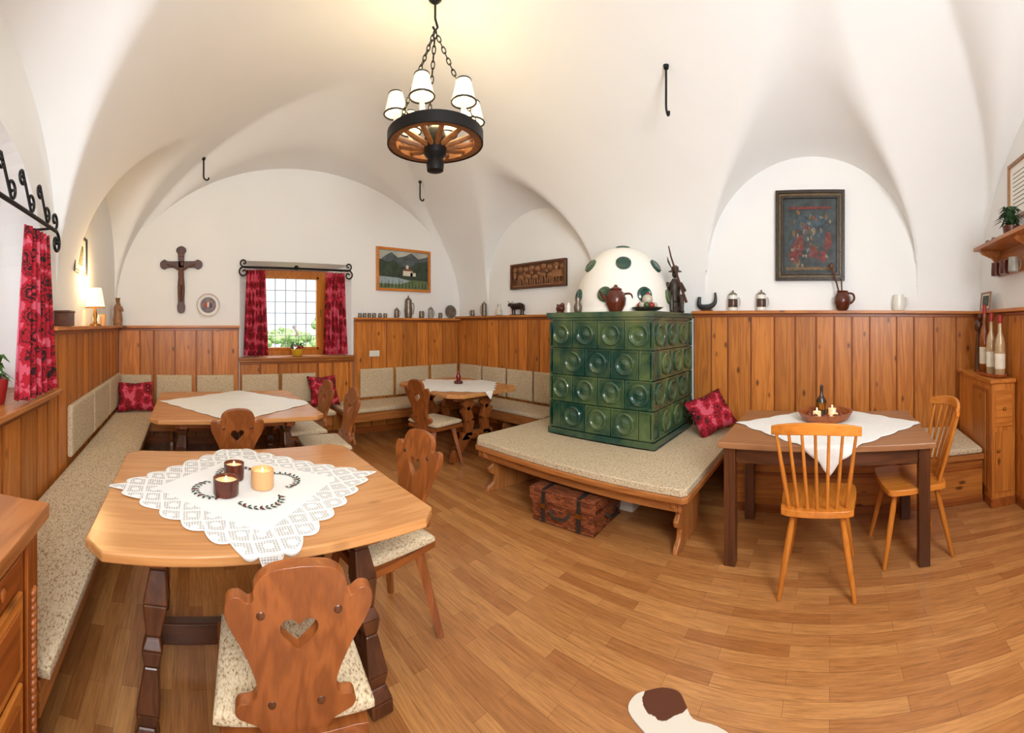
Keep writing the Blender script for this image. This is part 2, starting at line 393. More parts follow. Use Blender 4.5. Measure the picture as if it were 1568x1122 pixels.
for k in range(na):
    a0=pi-pi*k/na;a1=pi-pi*(k+1)/na
    y0,z0=ac+ar*cos(a0),azs+ah*sin(a0); y1,z1=ac+ar*cos(a1),azs+ah*sin(a1)
    quad(m,(XL,y0,z0),(XL,y1,z1),(XL,y1,H),(XL,y0,H)); quad(m,(XL,y0,z0),(XL,y1,z1),(XL-.42,ac+(y1-ac)*.85,azs+(z1-azs)*.85),(XL-.42,ac+(y0-ac)*.85,azs+(z0-azs)*.85))
for sg in (-1,1):
    quad(m,(XL,ac+sg*ar,az0),(XL,ac+sg*ar,azs),(XL-.42,ac+sg*ar*.85,azs),(XL-.42,ac+sg*ar*.85,az0))
xo=XL-.42; wy0,wy1=ac-.55,ac+.55; wt=2.1
for a,b,c,d in ((YN-.2,wy0,0,H),(wy1,YB+.3,0,H),(wy0,wy1,0,az0),(wy0,wy1,wt,H)): m.box(xo-.04,xo,a,b,c,d,PLASTER)
m.done('wall_left',smooth=False)
m=M(); m.box(XR,XR+.1,YN-.2,YB+.3,0,H,PLASTER); m.done('wall_right',smooth=False)
m=M(); m.box(XL-.5,XR+.2,YN-.1,YN,0,H,PLASTER); m.done('wall_near',smooth=False)

# ------------------------------------------------------------------ wainscot
def wains(name,axis,pos,a,b,z1,side,ledge=.09,z0=0.0):
    m=M(); t=.028
    def bx(u0,u1,n0,n1,c,d,mat,var=None):
        n0,n1=sorted((pos+side*n0,pos+side*n1))
        if axis=='X': m.box(u0,u1,n0,n1,c,d,mat,var=var)
        else: m.box(n0,n1,u0,u1,c,d,mat,var=var)
    bx(a,b,.001,.012,z0,z1-.03,pined('Z'))
    u=a; rnd=random.Random(int(abs(a*100)+pos*10))
    while u<b-.02:
        w=rnd.choice((.17,.2,.23,.26)); e=min(u+w,b)
        if b-e<.06: e=b
        bx(u+.0025,e-.0025,.012,t,z0,z1-.03,pine('Z'))
        bx(e-.016,e-.006,t,t+.006,z0,z1-.03,pined('Z'))
        u=e
    bx(a,b,.001,t+.012,z1-.06,z1-.03,pined(axis))
    bx(a,b,.001,ledge,z1-.028,z1,pine(axis))
    if z0==0: bx(a,b,t,t+.012,0,.08,pined(axis))
    m.done(name,bevel=.0025,smooth=False)
wains('trim_1','Y',XL,2.42,YB,1.44,1)
wains('trim_2','Y',XL,YN,2.41,1.02,1,ledge=.07)
wains('trim_3','X',YB,XL+.04,.61,1.44,-1)
wains('trim_4','X',YB,.62,2.12,1.02,-1,ledge=.06)
wains('trim_5','X',YB,2.13,XR-.04,1.545,-1)
wains('trim_6','Y',XR,2.43,YB,1.575,-1)
wains('trim_7','Y',XR,YN,1.34,1.585,-1)
wains('trim_8','X',YN,.9,XR-.04,1.585,1)
m=M(); m.T=WT(R_BACK,(2.42,YB-.036,1.06)); m.box(-.075,.075,-.04,.04,0,.012,CERW); 
for k in (-1,0,1): m.box(k*.047-.016,k*.047+.016,-.02,.02,.012,.017,CERW)
m.done('light_switch',bevel=.002)
m=M(); rk=random.Random(4); pts=[(XR-.0015,-.84-.03*k,1.83+rk.uniform(-.008,.008)-.002*k) for k in range(20)]
m.tube(pts,.0022,plain('crack_shadow',srgb(170,158,142),.9),4); m.done('crack_shadow_line')  # plaster crack: thin wall tube with the shadow line put into its colour

# ------------------------------------------------------------------ windows
def winframe(name,x0,x1,z0,z1,y,nxx,nzz,mat,T=None):
    m=M()
    if T: m.T=T
    w=.075
    m.box(x0,x0+w,y,y+.07,z0,z1,mat);m.box(x1-w,x1,y,y+.07,z0,z1,mat);m.box(x0+w,x1-w,y,y+.07,z1-w,z1,mat);m.box(x0+w,x1-w,y,y+.07,z0,z0+w,mat)
    a,b,c,d=x0+w,x1-w,z0+w,z1-w
    s=.035
    m.box(a,a+s,y-.01,y+.04,c,d,mat);m.box(b-s-.03,b,y-.01,y+.04,c,d,mat);m.box(a+s,b-s,y-.01,y+.04,d-s,d,mat);m.box(a+s,b-s,y-.01,y+.04,c,c+s,mat)
    W=plain('grey_muntin',srgb(178,180,182),.5)
    for i in range(1,nxx):
        x=a+s+(b-a-2*s-.03)*i/nxx; m.box(x-.0045,x+.0045,y+.02,y+.035,c+s,d-s,W)
    for i in range(1,nzz):
        z=c+s+(d-c-2*s)*i/nzz; m.box(a+s,b-s,y+.02,y+.035,z-.0045,z+.0045,W)
    m.box(b-s+.01,b-s+.03,y-.03,y-.01,(c+d)/2-.05,(c+d)/2+.05,BRASS)
    m.done(name,bevel=.003,smooth=False)
winframe('window_1',ix0,ix1,iz0,iz1,YB+.27,5,6,honeyw('Z'))
winframe('window_2',-.55,.55,az0,wt,0,4,5,honeyw('Z'),T=Matrix.Translation((xo+.03,ac,0))@Matrix.Rotation(pi/2,4,'Z'))
m=M(); m.box(wx0-.02,wx1+.02,YB-.1,YB+.3,1.022,1.05,benchw('X')); m.done('window_sill',bevel=.004,smooth=False)
m=M(); m.box(XL-.4,XL+.12,.9,2.44,1.022,1.05,benchw('Y')); m.done('window_sill',bevel=.004,smooth=False)

def curtain(name,p0,p1,z0,z1,mat,folds=6,amp=.03,gather=.75):
    m=M(); p0=Vector(p0);p1=Vector(p1);d=(p1-p0);n=Vector((-d.y,d.x)).normalized()
    def fn(u,v):
        z=z0+(z1-z0)*v; k=gather+(1-gather)*(1-v); 
        uu=.5+(u-.5)*k
        q=p0+d*uu+n*(amp*sin(u*folds*2*pi+.6*sin(v*3))*(.55+.45*(1-v)))
        return (q.x,q.y,z+.004*sin(u*40))
    m.surf(fn,80,14,mat); m.done(name,angle=180)
curtain('curtain',(.66,4.93),(.97,4.93),1.07,2.12,RED)
curtain('curtain',(1.68,4.93),(2.02,4.93),1.07,2.12,RED)
curtain('curtain',(XL+.08,1.84),(XL+.08,2.36),1.07,1.97,RED,folds=6,amp=.035,gather=.6)
SHEER=plain('sheer_white',srgb(236,240,246),.9)
SHEER.node_tree.nodes['Principled BSDF'].inputs['Alpha'].default_value=.7
curtain('sheer_curtain',(XL-.3,1.1),(XL-.3,2.25),1.07,2.2,SHEER,folds=16,amp=.02,gather=1)
def spiral(c,r,turns,ax,n=28,start=0,sg=1):
    out=[]
    for i in range(n+1):
        t=i/n; a=start+sg*2*pi*turns*t; q=r*(1-.8*t)
        du=q*cos(a);dv=q*sin(a)
        out.append((c[0]+du,c[1],c[2]+dv) if ax=='X' else (c[0],c[1]+du,c[2]+dv))
    return out
m=M(); zr=2.15;yr=4.91
m.tube([(.66,yr,zr),(2.02,yr,zr)],.014,IRON)
for sx,x in ((-1,.66),(1,2.02)):
    m.tube([(x,yr,zr),(x+sx*.02,yr,zr)]+spiral((x-sx*.0,yr,zr-.06),.065,1.2,'X',start=pi/2,sg=-sx),.010,IRON)
    m.tube(spiral((x,yr,zr+.055),.05,1.1,'X',start=-pi/2,sg=sx),.009,IRON)
    m.tube([(x-sx*.08,yr,zr),(x-sx*.08,YB,zr)],.008,IRON)
m.ball((1.32,yr,zr+.01),.03,IRON)
m.done('curtain_rod')
m=M(); xr=XL+.1; zr=2.02
m.tube([(xr,.95,zr),(xr,2.36,zr)],.012,IRON)
m.tube(spiral((xr,2.36,zr-.07),.07,1.3,'Y',start=pi/2,sg=-1),.01,IRON)
m.tube(spiral((xr,2.33,zr+.06),.055,1.1,'Y',start=-pi/2,sg=1),.009,IRON)
def scurve(yc,s):
    a=spiral((xr,yc+.055*s,zr+.065),.05,1.15,'Y',start=-pi/2,sg=s)
    b=spiral((xr,yc-.055*s,zr+.15),.04,1.15,'Y',start=pi/2,sg=s)
    return list(reversed(a))+b
for k in range(4):
    m.tube(cat(scurve(2.14-k*.24,1),1),.008,IRON)
m.tube([(xr,2.28,zr),(XL,2.28,zr)],.008,IRON); m.tube([(xr,1.0,zr),(XL,1.0,zr)],.008,IRON)
m.done('curtain_rod')

# outside
m=M(); m.box(-12,14,5.6,24,-.6,-.5,plain('grass',srgb(150,175,110),.9,noise=.4,nscale=8)); m.done('garden_ground')
BUSH=plain('bush_leaves',srgb(175,200,135),.8,noise=.55,nscale=22)
m=M(); rb=random.Random(3)
for k in range(420):
    x=rb.uniform(-.5,6.0); h=1.62+.35*sin(x*2.3)+.15*sin(x*7); s=rb.uniform(.06,.15)
    m.ball((x,8.2+rb.uniform(-.4,.6),h-abs(rb.gauss(0,.7))),(s,s,s*.8),BUSH,7,5)
m.done('garden_bush')

# ------------------------------------------------------------------ tiled stove
m=M(); sx0,sx1,sy0,sy1,sz0,sz1=2.95,3.88,1.36,2.42,.452,1.56
m.box(sx0+.02,sx1,sy0+.02,sy1-.02,sz0,sz1-.03,GREEN,var=.2)
m.box(sx0-.01,sx1,sy0-.01,sy1+.01,sz0,sz0+.05,GREEN,var=.3)
m.box(sx0-.02,sx1,sy0-.02,sy1+.02,sz1-.045,sz1,GREEN,var=.4)
m.box(sx0+.0,sx1,sy0+.0,sy1-.0,sz1-.07,sz1-.045,GREEN,var=.3)
zt0,zt1=sz0+.055,sz1-.075
rows=4; rh=(zt1-zt0)/rows
PR=[(.098,0),(.100,.012),(.090,.022),(.080,.020),(.072,.008),(.060,.004),(.050,.002),(.040,.004),(.030,.012),(.016,.017),(.004,.018)]
def tile(u0,u1,z0,z1,face):
    g=.004; w=(u1-u0)
    if face=='L':
        R=Matrix(((0,0,-1),(1,0,0),(0,1,0))); c=(sx0+.008,(u0+u1)/2,(z0+z1)/2)
        bx=lambda a,b,c_,d,n:m.box(sx0+.02-n,sx0+.03,a,b,c_,d,GREEN,var=vv)
    elif face=='F':
        R=Matrix(((1,0,0),(0,0,-1),(0,1,0))); c=((u0+u1)/2,sy0+.008,(z0+z1)/2)
        bx=lambda a,b,c_,d,n:m.box(a,b,sy0+.02-n,sy0+.03,c_,d,GREEN,var=vv)
    else:
        R=Matrix(((1,0,0),(0,0,1),(0,1,0))); c=((u0+u1)/2,sy1-.008,(z0+z1)/2)
        bx=lambda a,b,c_,d,n:m.box(a,b,sy1-.03,sy1-.02+n,c_,d,GREEN,var=vv)
    vv=random.random()
    bx(u0+g,u1-g,z0+g,z1-g,.012)
    fr=.016
    bx(u0+g,u0+g+fr,z0+g,z1-g,.022);bx(u1-g-fr,u1-g,z0+g,z1-g,.022);bx(u0+g+fr,u1-g-fr,z0+g,z0+g+fr,.022);bx(u0+g+fr,u1-g-fr,z1-g-fr,z1-g,.022)
    if w>.2: m.lathe([(r*.93,z) for r,z in PR],GREEN,c,R,28,var=vv)
for r in range(rows):
    z0=zt0+r*rh;z1=z0+rh
    for face,a,b,nn in (('L',sy0+.0,sy1-.0,4),('F',sx0+.0,sx1,3.5),('B',sx0,sx1,3.5)):
        w=(b-a)/nn; u=a-(w/2 if r%2==0 else 0)
        while u<b-.01:
            u0=max(a,u);u1=min(b,u+w)
            if u1-u0>.05: tile(u0,u1,z0,z1,face)
            u+=w
WH=plain('white_stove_plaster',srgb(240,236,226),.7)
dc=(3.42,1.90); dr=.455
prof=[(max(.004,dr*cos(pi/2*i/18)**.85),sz1+.62*sin(pi/2*i/18)) for i in range(19)]
m.lathe([(dr+.0,sz1-.001)]+prof,WH,(dc[0],dc[1],0),seg=48)
for (el,cnt,of) in ((14,8,.2),(44,6,.5),(90,1,0)):
    for k in range(cnt):
        a=2*pi*(k+of)/cnt; e=rad(el)
        rr=dr*cos(e)**.85 if el<90 else 0
        p=Vector((dc[0]+rr*cos(a),dc[1]+rr*sin(a),sz1+.62*sin(e)))
        n=Vector((cos(e)*cos(a)/dr,cos(e)*sin(a)/dr,sin(e)/.62)).normalized()
        R=n.to_track_quat('Z','Y').to_matrix()
        m.lathe([(.07,-.012),(.068,.012),(.05,.02),(.03,.012),(.003,.016)],GREEN,p,R,24)
m.box(sx0+.05,sx1,sy0+.1,sy1-.1,.0,.36,WH)
m.done('tiled_stove',bevel=.003,angle=40)

# ------------------------------------------------------------------ benches
def board_leg(m,base,dirv,h,w,mat,th=.035):
    half=[(w*.50,h),(w*.5,h*.86),(w*.40,h*.78),(w*.34,h*.66),(w*.42,h*.56),(w*.40,h*.46),(w*.30,h*.36),(w*.33,h*.2),(w*.42,h*.1),(w*.45,0)]
    pts=[(x,z) for x,z in half]+[(-x,z) for x,z in reversed(half)]
    d=Vector((dirv[0],dirv[1],0)).normalized(); n=Vector((-d.y,d.x,0))
    R=Matrix(((d.x,0,n.x),(d.y,0,n.y),(0,1,0)))
    vs=[];k=len(pts)
    for s_ in (-th/2,th/2):
        for p in pts: vs.append(Vector(base)+R@Vector((p[0],p[1],s_)))
    fs=[list(range(k-1,-1,-1)),list(range(k,2*k))]+[(i,(i+1)%k,(i+1)%k+k,i+k) for i in range(k)]
    m.add(vs,fs,mat)
RSL=Matrix(((0,0,1),(1,0,0),(0,1,0))); RSB=Matrix(((1,0,0),(0,0,-1),(0,1,0))); RSR=Matrix(((0,0,-1),(1,0,0),(0,1,0)))
m=M(); bz=.40
m.box(XL+.045,-.43,1.12,YB-.05,bz-.035,bz,benchw('Y')); m.box(-.43,1.62,4.42,YB-.05,bz-.035,bz,benchw('X'))
m.box(-.45,-.43,1.12,4.42,bz-.11,bz-.035,benchw('Y')); m.box(-.45,1.62,4.42,4.44,bz-.11,bz-.035,benchw('X'))
m.pillow(XL+.05,-.40,1.12,4.96,bz,bz+.05,TWEED,edge=.5); m.pillow(-.39,1.66,4.40,4.95,bz,bz+.05,TWEED,edge=.5)
for yy in (1.3,2.4,3.5): board_leg(m,(-.68,yy,0),(1,0),bz-.036,.40,benchw('Z'))
for xx in (-.2,.7,1.55): board_leg(m,(xx,4.7,0),(0,1),bz-.036,.38,benchw('Z'))
for k in range(3):
    y0=2.8+k*.7; m.pillow(y0,y0+.67,.50,.87,XL+.03,XL+.075,TWEED,R=RSL,edge=.4)
for a,b in ((-.84,-.46),(-.40,.03),(.09,.54),(.64,1.1),(1.14,1.58)):
    m.pillow(a,b,.48,.84,-YB+.035,-YB+.08,TWEED,R=RSB,edge=.4)
m.done('corner_bench',bevel=.003)
m=M()
m.box(1.78,XR-.05,4.42,YB-.05,bz-.035,bz,benchw('X')); m.box(3.42,XR-.05,2.86,4.42,bz-.035,bz,benchw('Y'))
m.box(1.78,3.42,4.42,4.44,bz-.11,bz-.035,benchw('X')); m.box(3.42,3.44,2.86,4.42,bz-.11,bz-.035,benchw('Y'))
m.pillow(1.78,3.86,4.40,4.95,bz,bz+.05,TWEED,edge=.5); m.pillow(3.40,3.86,2.86,4.39,bz,bz+.05,TWEED,edge=.5)
for xx in (1.95,2.9): board_leg(m,(xx,4.7,0),(0,1),bz-.036,.38,benchw('Z'))
board_leg(m,(3.64,3.6,0),(1,0),bz-.036,.38,benchw('Z'))
for a,b in ((2.2,2.7),(2.74,3.28),(3.33,3.8)):
    m.pillow(a,b,.48,.86,-YB+.035,-YB+.08,TWEED,R=RSB,edge=.4)
for a,b in ((4.42,4.9),(3.92,4.38),(3.43,3.88),(2.95,3.4)):
    m.pillow(a,b,.48,.86,-XR+.035,-XR+.08,TWEED,R=RSR,edge=.4)
m.done('corner_bench',bevel=.003)
m=M()
def wrap(x0,y0,y1,z0,z1,mat):
    m.prism([(x0,y0+.03),(x0+.03,y0),(3.86,y0),(3.86,sy0-.02),(sx0-.02,sy0-.02),(sx0-.02,sy1+.02),(3.86,sy1+.02),(3.86,y1),(x0+.1,y1),(x0,y1-.1)],z0,z1,mat)
wrap(2.30,.84,2.82,bz-.04,bz,benchw('Y')); wrap(2.31,.85,2.81,bz,bz+.048,TWEED)
m.box(2.36,3.08,.90,.925,bz-.12,bz-.04,benchw('X')); m.box(2.36,2.385,.925,2.75,bz-.12,bz-.04,benchw('Y'))
board_leg(m,(2.62,.95,0),(1,0),bz-.041,.55,benchw('Z'))
board_leg(m,(2.62,2.60,0),(1,-.15),bz-.041,.60,benchw('Z'))
m.box(2.78,2.95,1.46,2.32,0,.28,WH)
m.done('stove_bench',bevel=.006)
m=M()
m.box(3.12,3.145,-1.23,.78,0,.36,pine('Y')); m.box(3.08,XR-.05,-1.23,.80,.36,.40,benchw('Y'))
m.box(3.105,3.12,-1.23,.78,.28,.31,pined('Y'));m.box(3.105,3.12,-1.23,.78,0,.06,pined('Y'))
m.pillow(3.10,3.86,-1.22,.79,.40,.45,TWEED,edge=.5)
m.done('wall_bench',bevel=.003)

# ------------------------------------------------------------------ tables
def table(name,x0,x1,y0,y1,ch=.07,axis='X'):
    m=M(); tw=tabw(axis); zt=.75
    pts=[(x0+ch,y0),(x1-ch,y0),(x1,y0+ch),(x1,y1-ch),(x1-ch,y1),(x0+ch,y1),(x0,y1-ch),(x0,y0+ch)]
    m.prism(pts,zt-.035,zt,tw,var=.5)
    cx,cy=(x0+x1)/2,(y0+y1)/2; hx,hy=(x1-x0)/2,(y1-y0)/2
    iw=.62
    m.box(cx-hx*.72,cx+hx*.72,cy-hy*iw-.02,cy-hy*iw+.015,zt-.115,zt-.035,chairw('X')); m.box(cx-hx*.72,cx+hx*.72,cy+hy*iw-.015,cy+hy*iw+.02,zt-.115,zt-.035,chairw('X'))
    for sx in (-1,1):
        bx=cx+sx*hx*.62
        m.box(bx-.03,bx+.03,cy-hy*.8,cy+hy*.8,zt-.10,zt-.035,chairw('Y'))
        for sy in (-1,1):
            a=Vector((bx,cy+sy*hy*.48,zt-.09)); b=Vector((bx+sx*.04,cy+sy*hy*.72,0))
            ks=[0,.10,.14,.30,.46,.52,.60,.80,.86,.93,1]; ws=[.07,.075,.06,.088,.05,.075,.05,.082,.06,.09,.085]
            for i in range(10): m.bar(a.lerp(b,ks[i]),a.lerp(b,ks[i+1]),ws[i],ws[i]*1.1,darkw('Z'),w2=ws[i+1],h2=ws[i+1]*1.1)
        zz=.14
        m.bar((bx+sx*.03,cy-hy*.68,zz),(bx+sx*.03,cy+hy*.68,zz),.05,.08,darkw('Y'))
    m.bar((cx-hx*.66,cy,.14),(cx+hx*.66,cy,.14),.05,.09,darkw('X'))
    return m.done(name,bevel=.006,smooth=False)
table('dining_table',-.34,.88,1.23,2.26)
table('dining_table',-.30,1.04,2.98,4.26)
def ptable(name,x0,x1,y0,y1):
    m=M(); zt=.75; ch=.12
    pts=[(x0+ch,y0),(x1-ch,y0),(x1,y0+ch),(x1,y1-ch),(x1-ch,y1),(x0+ch,y1),(x0,y1-ch),(x0,y0+ch)]
    m.prism(pts,zt-.04,zt,tabw('Y'),var=.6)
    cx,cy=(x0+x1)/2,(y0+y1)/2
    for sy in (-1,1):
        yy=cy+sy*.36
        m.box(cx-.3,cx+.3,yy-.03,yy+.03,zt-.11,zt-.04,chairw('X'))
        for sx in (-1,1):
            path=[(cx+sx*.08,yy,zt-.1),(cx+sx*.17,yy,.56),(cx+sx*.10,yy,.42),(cx+sx*.13,yy,.26),(cx+sx*.27,yy,.12),(cx+sx*.33,yy,0)]
            ws=[.14,.12,.11,.10,.11,.09]
            for i in range(5):
                m.bar(path[i],path[i+1],ws[i],.05,chairw('Z'),up=(0,1,0),w2=ws[i+1])
        m.box(cx-.22,cx+.22,yy-.025,yy+.025,.22,.30,chairw('X'))
    m.bar((cx,cy-.4,.25),(cx,cy+.4,.25),.04,.08,chairw('Y'))
    m.done(name,bevel=.006,smooth=False)
ptable('dining_table',2.40,3.38,3.16,4.36)
m=M(); x0,x1,y0,y1=2.34,3.08,-.63,.66
m.box(x0,3.29,y0,y1,.715,.75,brownw('Y'),var=.8)
m.box(x0+.05,x0+.075,y0+.1,y1-.1,.62,.715,darkw('Y'),var=.7); m.box(x1-.075,x1-.05,y0+.1,y1-.1,.62,.715,darkw('Y'))
m.box(x0+.1,x1-.1,y0+.05,y0+.075,.62,.715,darkw('X'));m.box(x0+.1,x1-.1,y1-.075,y1-.05,.62,.715,darkw('X'))
for xx in (x0+.03,x1-.10):
    for yy in (y0+.03,y1-.10): m.box(xx,xx+.07,yy,yy+.07,0,.715,darkw('Z'),var=.6)
m.done('side_table',bevel=.004,smooth=False)

# ------------------------------------------------------------------ chairs
def heart_chair():
    m=M()
    sp=cat([(-.15,-.19),(.15,-.19),(.185,-.165),(.215,.15),(.18,.2),(-.18,.2),(-.215,.15),(-.185,-.165)],3,True)
    m.prism([(p.x,p.y) for p in sp],.415,.445,chairw('Y'))
    m.pillow(-.205,.205,-.175,.19,.445,.495,TWEED,edge=.35,r=.05)
    for sx in (-1,1):
        for sy in (-1,1):
            a=(sx*.13,sy*.13,.42);b=(sx*.20,sy*.215,0)
            m.bar(a,b,.042,.042,chairw('Z'),w2=.028,h2=.028)
    out=[(0,.0),(.078,0),(.092,.03),(.118,.045),(.142,.058),(.150,.08),(.138,.10),(.112,.105),(.098,.125),(.098,.16),(.108,.20),(.128,.255),(.150,.30),(.166,.335),(.173,.37),(.166,.40),(.142,.408),(.12,.392),(.107,.402),(.108,.425),(.095,.455),(.06,.478),(0,.485)]
    o=[Vector((a,b,0)) for a,b in out]; oo=[o[0]]+cat(o[1:],3)
    hs=cat([Vector(p) for p in [(0,.325,0),(.014,.342,0),(.032,.342,0),(.044,.325,0),(.040,.302,0),(.02,.278,0),(0,.258,0)]],3)
    half=[(p.x,p.y) for p in oo]+[(p.x,p.y) for p in hs]
    n=len(oo); skip=(n-1,len(half)-1)
    lean=rad(12); y0=-.165
    for sg in (1,-1):
        R=Matrix(((sg,0,0),(0,-sin(lean),1*cos(lean)),(0,cos(lean),sin(lean))))
        vs=[];k=len(half)
        for t in (-.014,.014):
            for p in half: vs.append(R@Vector((p[0],p[1],t))+Vector((0,y0,.44)))
        fs=[list(range(k-1,-1,-1)),list(range(k,2*k))]+[(i,(i+1)%k,(i+1)%k+k,i+k) for i in range(k) if i not in skip]
        m.add(vs,fs,chairw('Z'),var=.45)
    for sg in (1,-1):
        for zz,xx in ((.36,.09),(.10,.06)):
            for t in (-1,1):
                p=Matrix(((1,0,0),(0,-sin(lean),cos(lean)),(0,cos(lean),sin(lean))))@Vector((sg*xx,zz,t*.0142))+Vector((0,y0,.44))
                m.ball(p,(.011,.004,.011),darkw('Z'),10,6)
    return m
hc=heart_chair().done('dining_chair',loc=(.285,1.15,0),rz=rad(-8),merge=True,bevel=.003)
inst(hc,(.86,1.72,0),rad(97))
inst(hc,(.30,2.84,0),rad(2))
inst(hc,(1.06,3.72,0),rad(92))
inst(hc,(1.10,3.20,0),rad(86))
inst(hc,(2.36,3.44,0),rad(-80))
def windsor():
    m=M(); H_=honeyw
    sp=cat([Vector(p) for p in [(-.16,-.19,0),(.16,-.19,0),(.2,-.1,0),(.215,.14,0),(.15,.2,0),(-.15,.2,0),(-.215,.14,0),(-.2,-.1,0)]],3,True)
    m.prism([(p.x,p.y) for p in sp],.43,.465,H_('Y'))
    for sx in (-1,1):
        for sy in (-1,1):
            a=Vector((sx*.13,sy*.13,.44));b=Vector((sx*.20,sy*.22,0))
            m.tube([a,a.lerp(b,.25),a.lerp(b,.6),b],[.014,.019,.018,.012],H_('Z'),12)
    rail=[]
    for i in range(13):
        t=-1+2*i/12; rail.append(Vector((t*.235,-.31+.07*t*t,.93-.03*t*t)))
    w=.06
    vs=[];fs=[]
    for i,p in enumerate(rail):
        t=abs(-1+2*i/12); hh=w/2*(1-.25*t**3)
        for dy,dz in ((-.011,-hh),(.011,-hh),(.011,hh),(-.011,hh)): vs.append((p.x,p.y+dy,p.z+dz))
    for i in range(12):
        for k in range(4): fs.append((i*4+k,i*4+(k+1)%4,(i+1)*4+(k+1)%4,(i+1)*4+k))
    fs+= [(3,2,1,0),(48,49,50,51)]
    m.add(vs,fs,H_('X'))
    for i in range(7):
        t=-1+2*i/6; big=(i in (0,6))
        a=Vector((t*.155,-.165+.02*t*t,.46)); b=Vector((t*.205,-.31+.07*(t*.87)**2,.905-.02*t*t))
        m.tube([a,a.lerp(b,.4),b],[.010,.013 if big else .010,.008],H_('Z'),10)
    return m
wc=windsor().done('windsor_chair',loc=(2.34,.06,0),rz=rad(-92),bevel=.003)
inst(wc,(2.61,-.52,0),rad(6))

# ------------------------------------------------------------------ tablecloths
def cloth(name,cx,cy,half,rot,rect,z,mat,scallop=0,sub=56,nsc=5):
    m=M(); x0,x1,y0,y1=rect; ca,sa=cos(rot),sin(rot)
    def fn(u,v):
        s=-1+2*u;t=-1+2*v
        mm=max(abs(s),abs(t))
        q=(t if abs(s)>=abs(t) else s)/max(mm,1e-6); k=1-scallop*(1-abs(sin(q*pi*nsc/2+pi/2*(nsc%2==0))))*max(0,(mm-.85)/.15)
        s*=k;t*=k
        X=s*half;Y=t*half
        x=cx+X*ca-Y*sa;y=cy+X*sa+Y*ca;zz=z
        e=0;g=.006
        if y<y0-g: ee=y0-g-y; e+=ee; y=y0-g-.012*min(1,ee*15)*(1+.6*sin(x*40))
        elif y>y1+g: ee=y-y1-g; e+=ee; y=y1+g+.012*min(1,ee*15)*(1+.6*sin(x*40))
        if x<x0-g: ee=x0-g-x; e+=ee; x=x0-g-.012*min(1,ee*15)*(1+.6*sin(y*40))
        elif x>x1+g: ee=x-x1-g; e+=ee; x=x1+g+.012*min(1,ee*15)*(1+.6*sin(y*40))
        zz-=e
        return (x,y,zz+.0015*(1+sin(X*19)*sin(Y*17)))
    m.surf(fn,sub,sub,mat,varfn=lambda u,v:max(abs(-1+2*u),abs(-1+2*v)))
    ob=m.done(name,angle=180,uvfn=lambda co:(co.x*1.0,(co.y+co.z)*1.0))
    md=ob.modifiers.new('solid','SOLIDIFY');md.thickness=.0015;md.offset=1
    return ob
t1=(-.34,.88,1.23,2.26)
cloth('lace_tablecloth',.25,1.735,.43,rad(45),t1,.7525,LACE,scallop=.075,sub=112,nsc=7)
m=M()
rl=random.Random(5)
def leafm(x,y,b,L_,mat):
    dx,dy=L_*cos(b),L_*sin(b); m.add([(x-dx,y-dy,.7585),(x-dy*.4,y+dx*.4,.7595),(x+dx,y+dy,.7585),(x+dy*.4,y-dx*.4,.7595)],[(0,1,2,3)],mat)
DTH=plain('dark_thread',srgb(34,58,34),.8); RTH=plain('red_thread',srgb(150,20,24),.8)
for c_ in range(4):
    ang=c_*pi/2+.2
    for k in range(11):
        t=-1+k/5; a=ang+t*.5; r=.18+.05*(1-t*t)
        x,y=.25+r*cos(a),1.74+r*sin(a)
        leafm(x+.008*cos(a),y+.008*sin(a),a+.8,.015,DTH); leafm(x-.01*cos(a),y-.01*sin(a),a-.8,.013,DTH)
        if k%3==1: m.ball((x,y,.7585),(.006,.006,.0015),RTH,8,4)
m.done('embroidery')
cloth('tablecloth',.42,3.60,.50,rad(36),(-.30,1.04,2.98,4.26),.7525,LINEN,scallop=.03)
cloth('tablecloth',2.86,3.72,.46,rad(45),(2.40,3.38,3.16,4.36),.7525,LINEN,scallop=.06)
cloth('tablecloth',2.83,.0,.47,rad(45),(2.34,3.29,-.63,.66),.7525,LINEN,scallop=.04)

# ------------------------------------------------------------------ chandelier
m=M(); cx,cy,cz=1.55,2.25,2.69
def ringbox(r0,r1,z0,z1,mat,seg=48):
    vs=[];fs=[]
    for k in range(seg):
        a=2*pi*k/seg
        for r,z in ((r0,z0),(r1,z0),(r1,z1),(r0,z1)): vs.append((cx+r*cos(a),cy+r*sin(a),z))
    for k in range(seg):
        j=(k+1)%seg
        for q in range(4): fs.append((k*4+q,k*4+(q+1)%4,j*4+(q+1)%4,j*4+q))
    m.add(vs,fs,mat)
WW=wood('wheel_wood',srgb(90,52,24),srgb(156,100,52),'X',rough=.5)
ringbox(.262,.312,cz-.03,cz+.03,WW); ringbox(.312,.322,cz-.036,cz+.036,IRON); ringbox(.262,.30,cz+.03,cz+.036,IRON)
m.lathe([(.03,cz-.22),(.055,cz-.21),(.06,cz-.16),(.05,cz-.13),(.075,cz-.10),(.08,cz-.02),(.065,cz+.05),(.045,cz+.08),(.02,cz+.09)],IRON,(cx,cy,0),seg=20)
for k in range(12):
    a=2*pi*k/12+.1; m.tube([(cx+.07*cos(a),cy+.07*sin(a),cz-.05),(cx+.17*cos(a),cy+.17*sin(a),cz-.03),(cx+.28*cos(a),cy+.28*sin(a),cz)],[.017,.02,.014],WW,8)
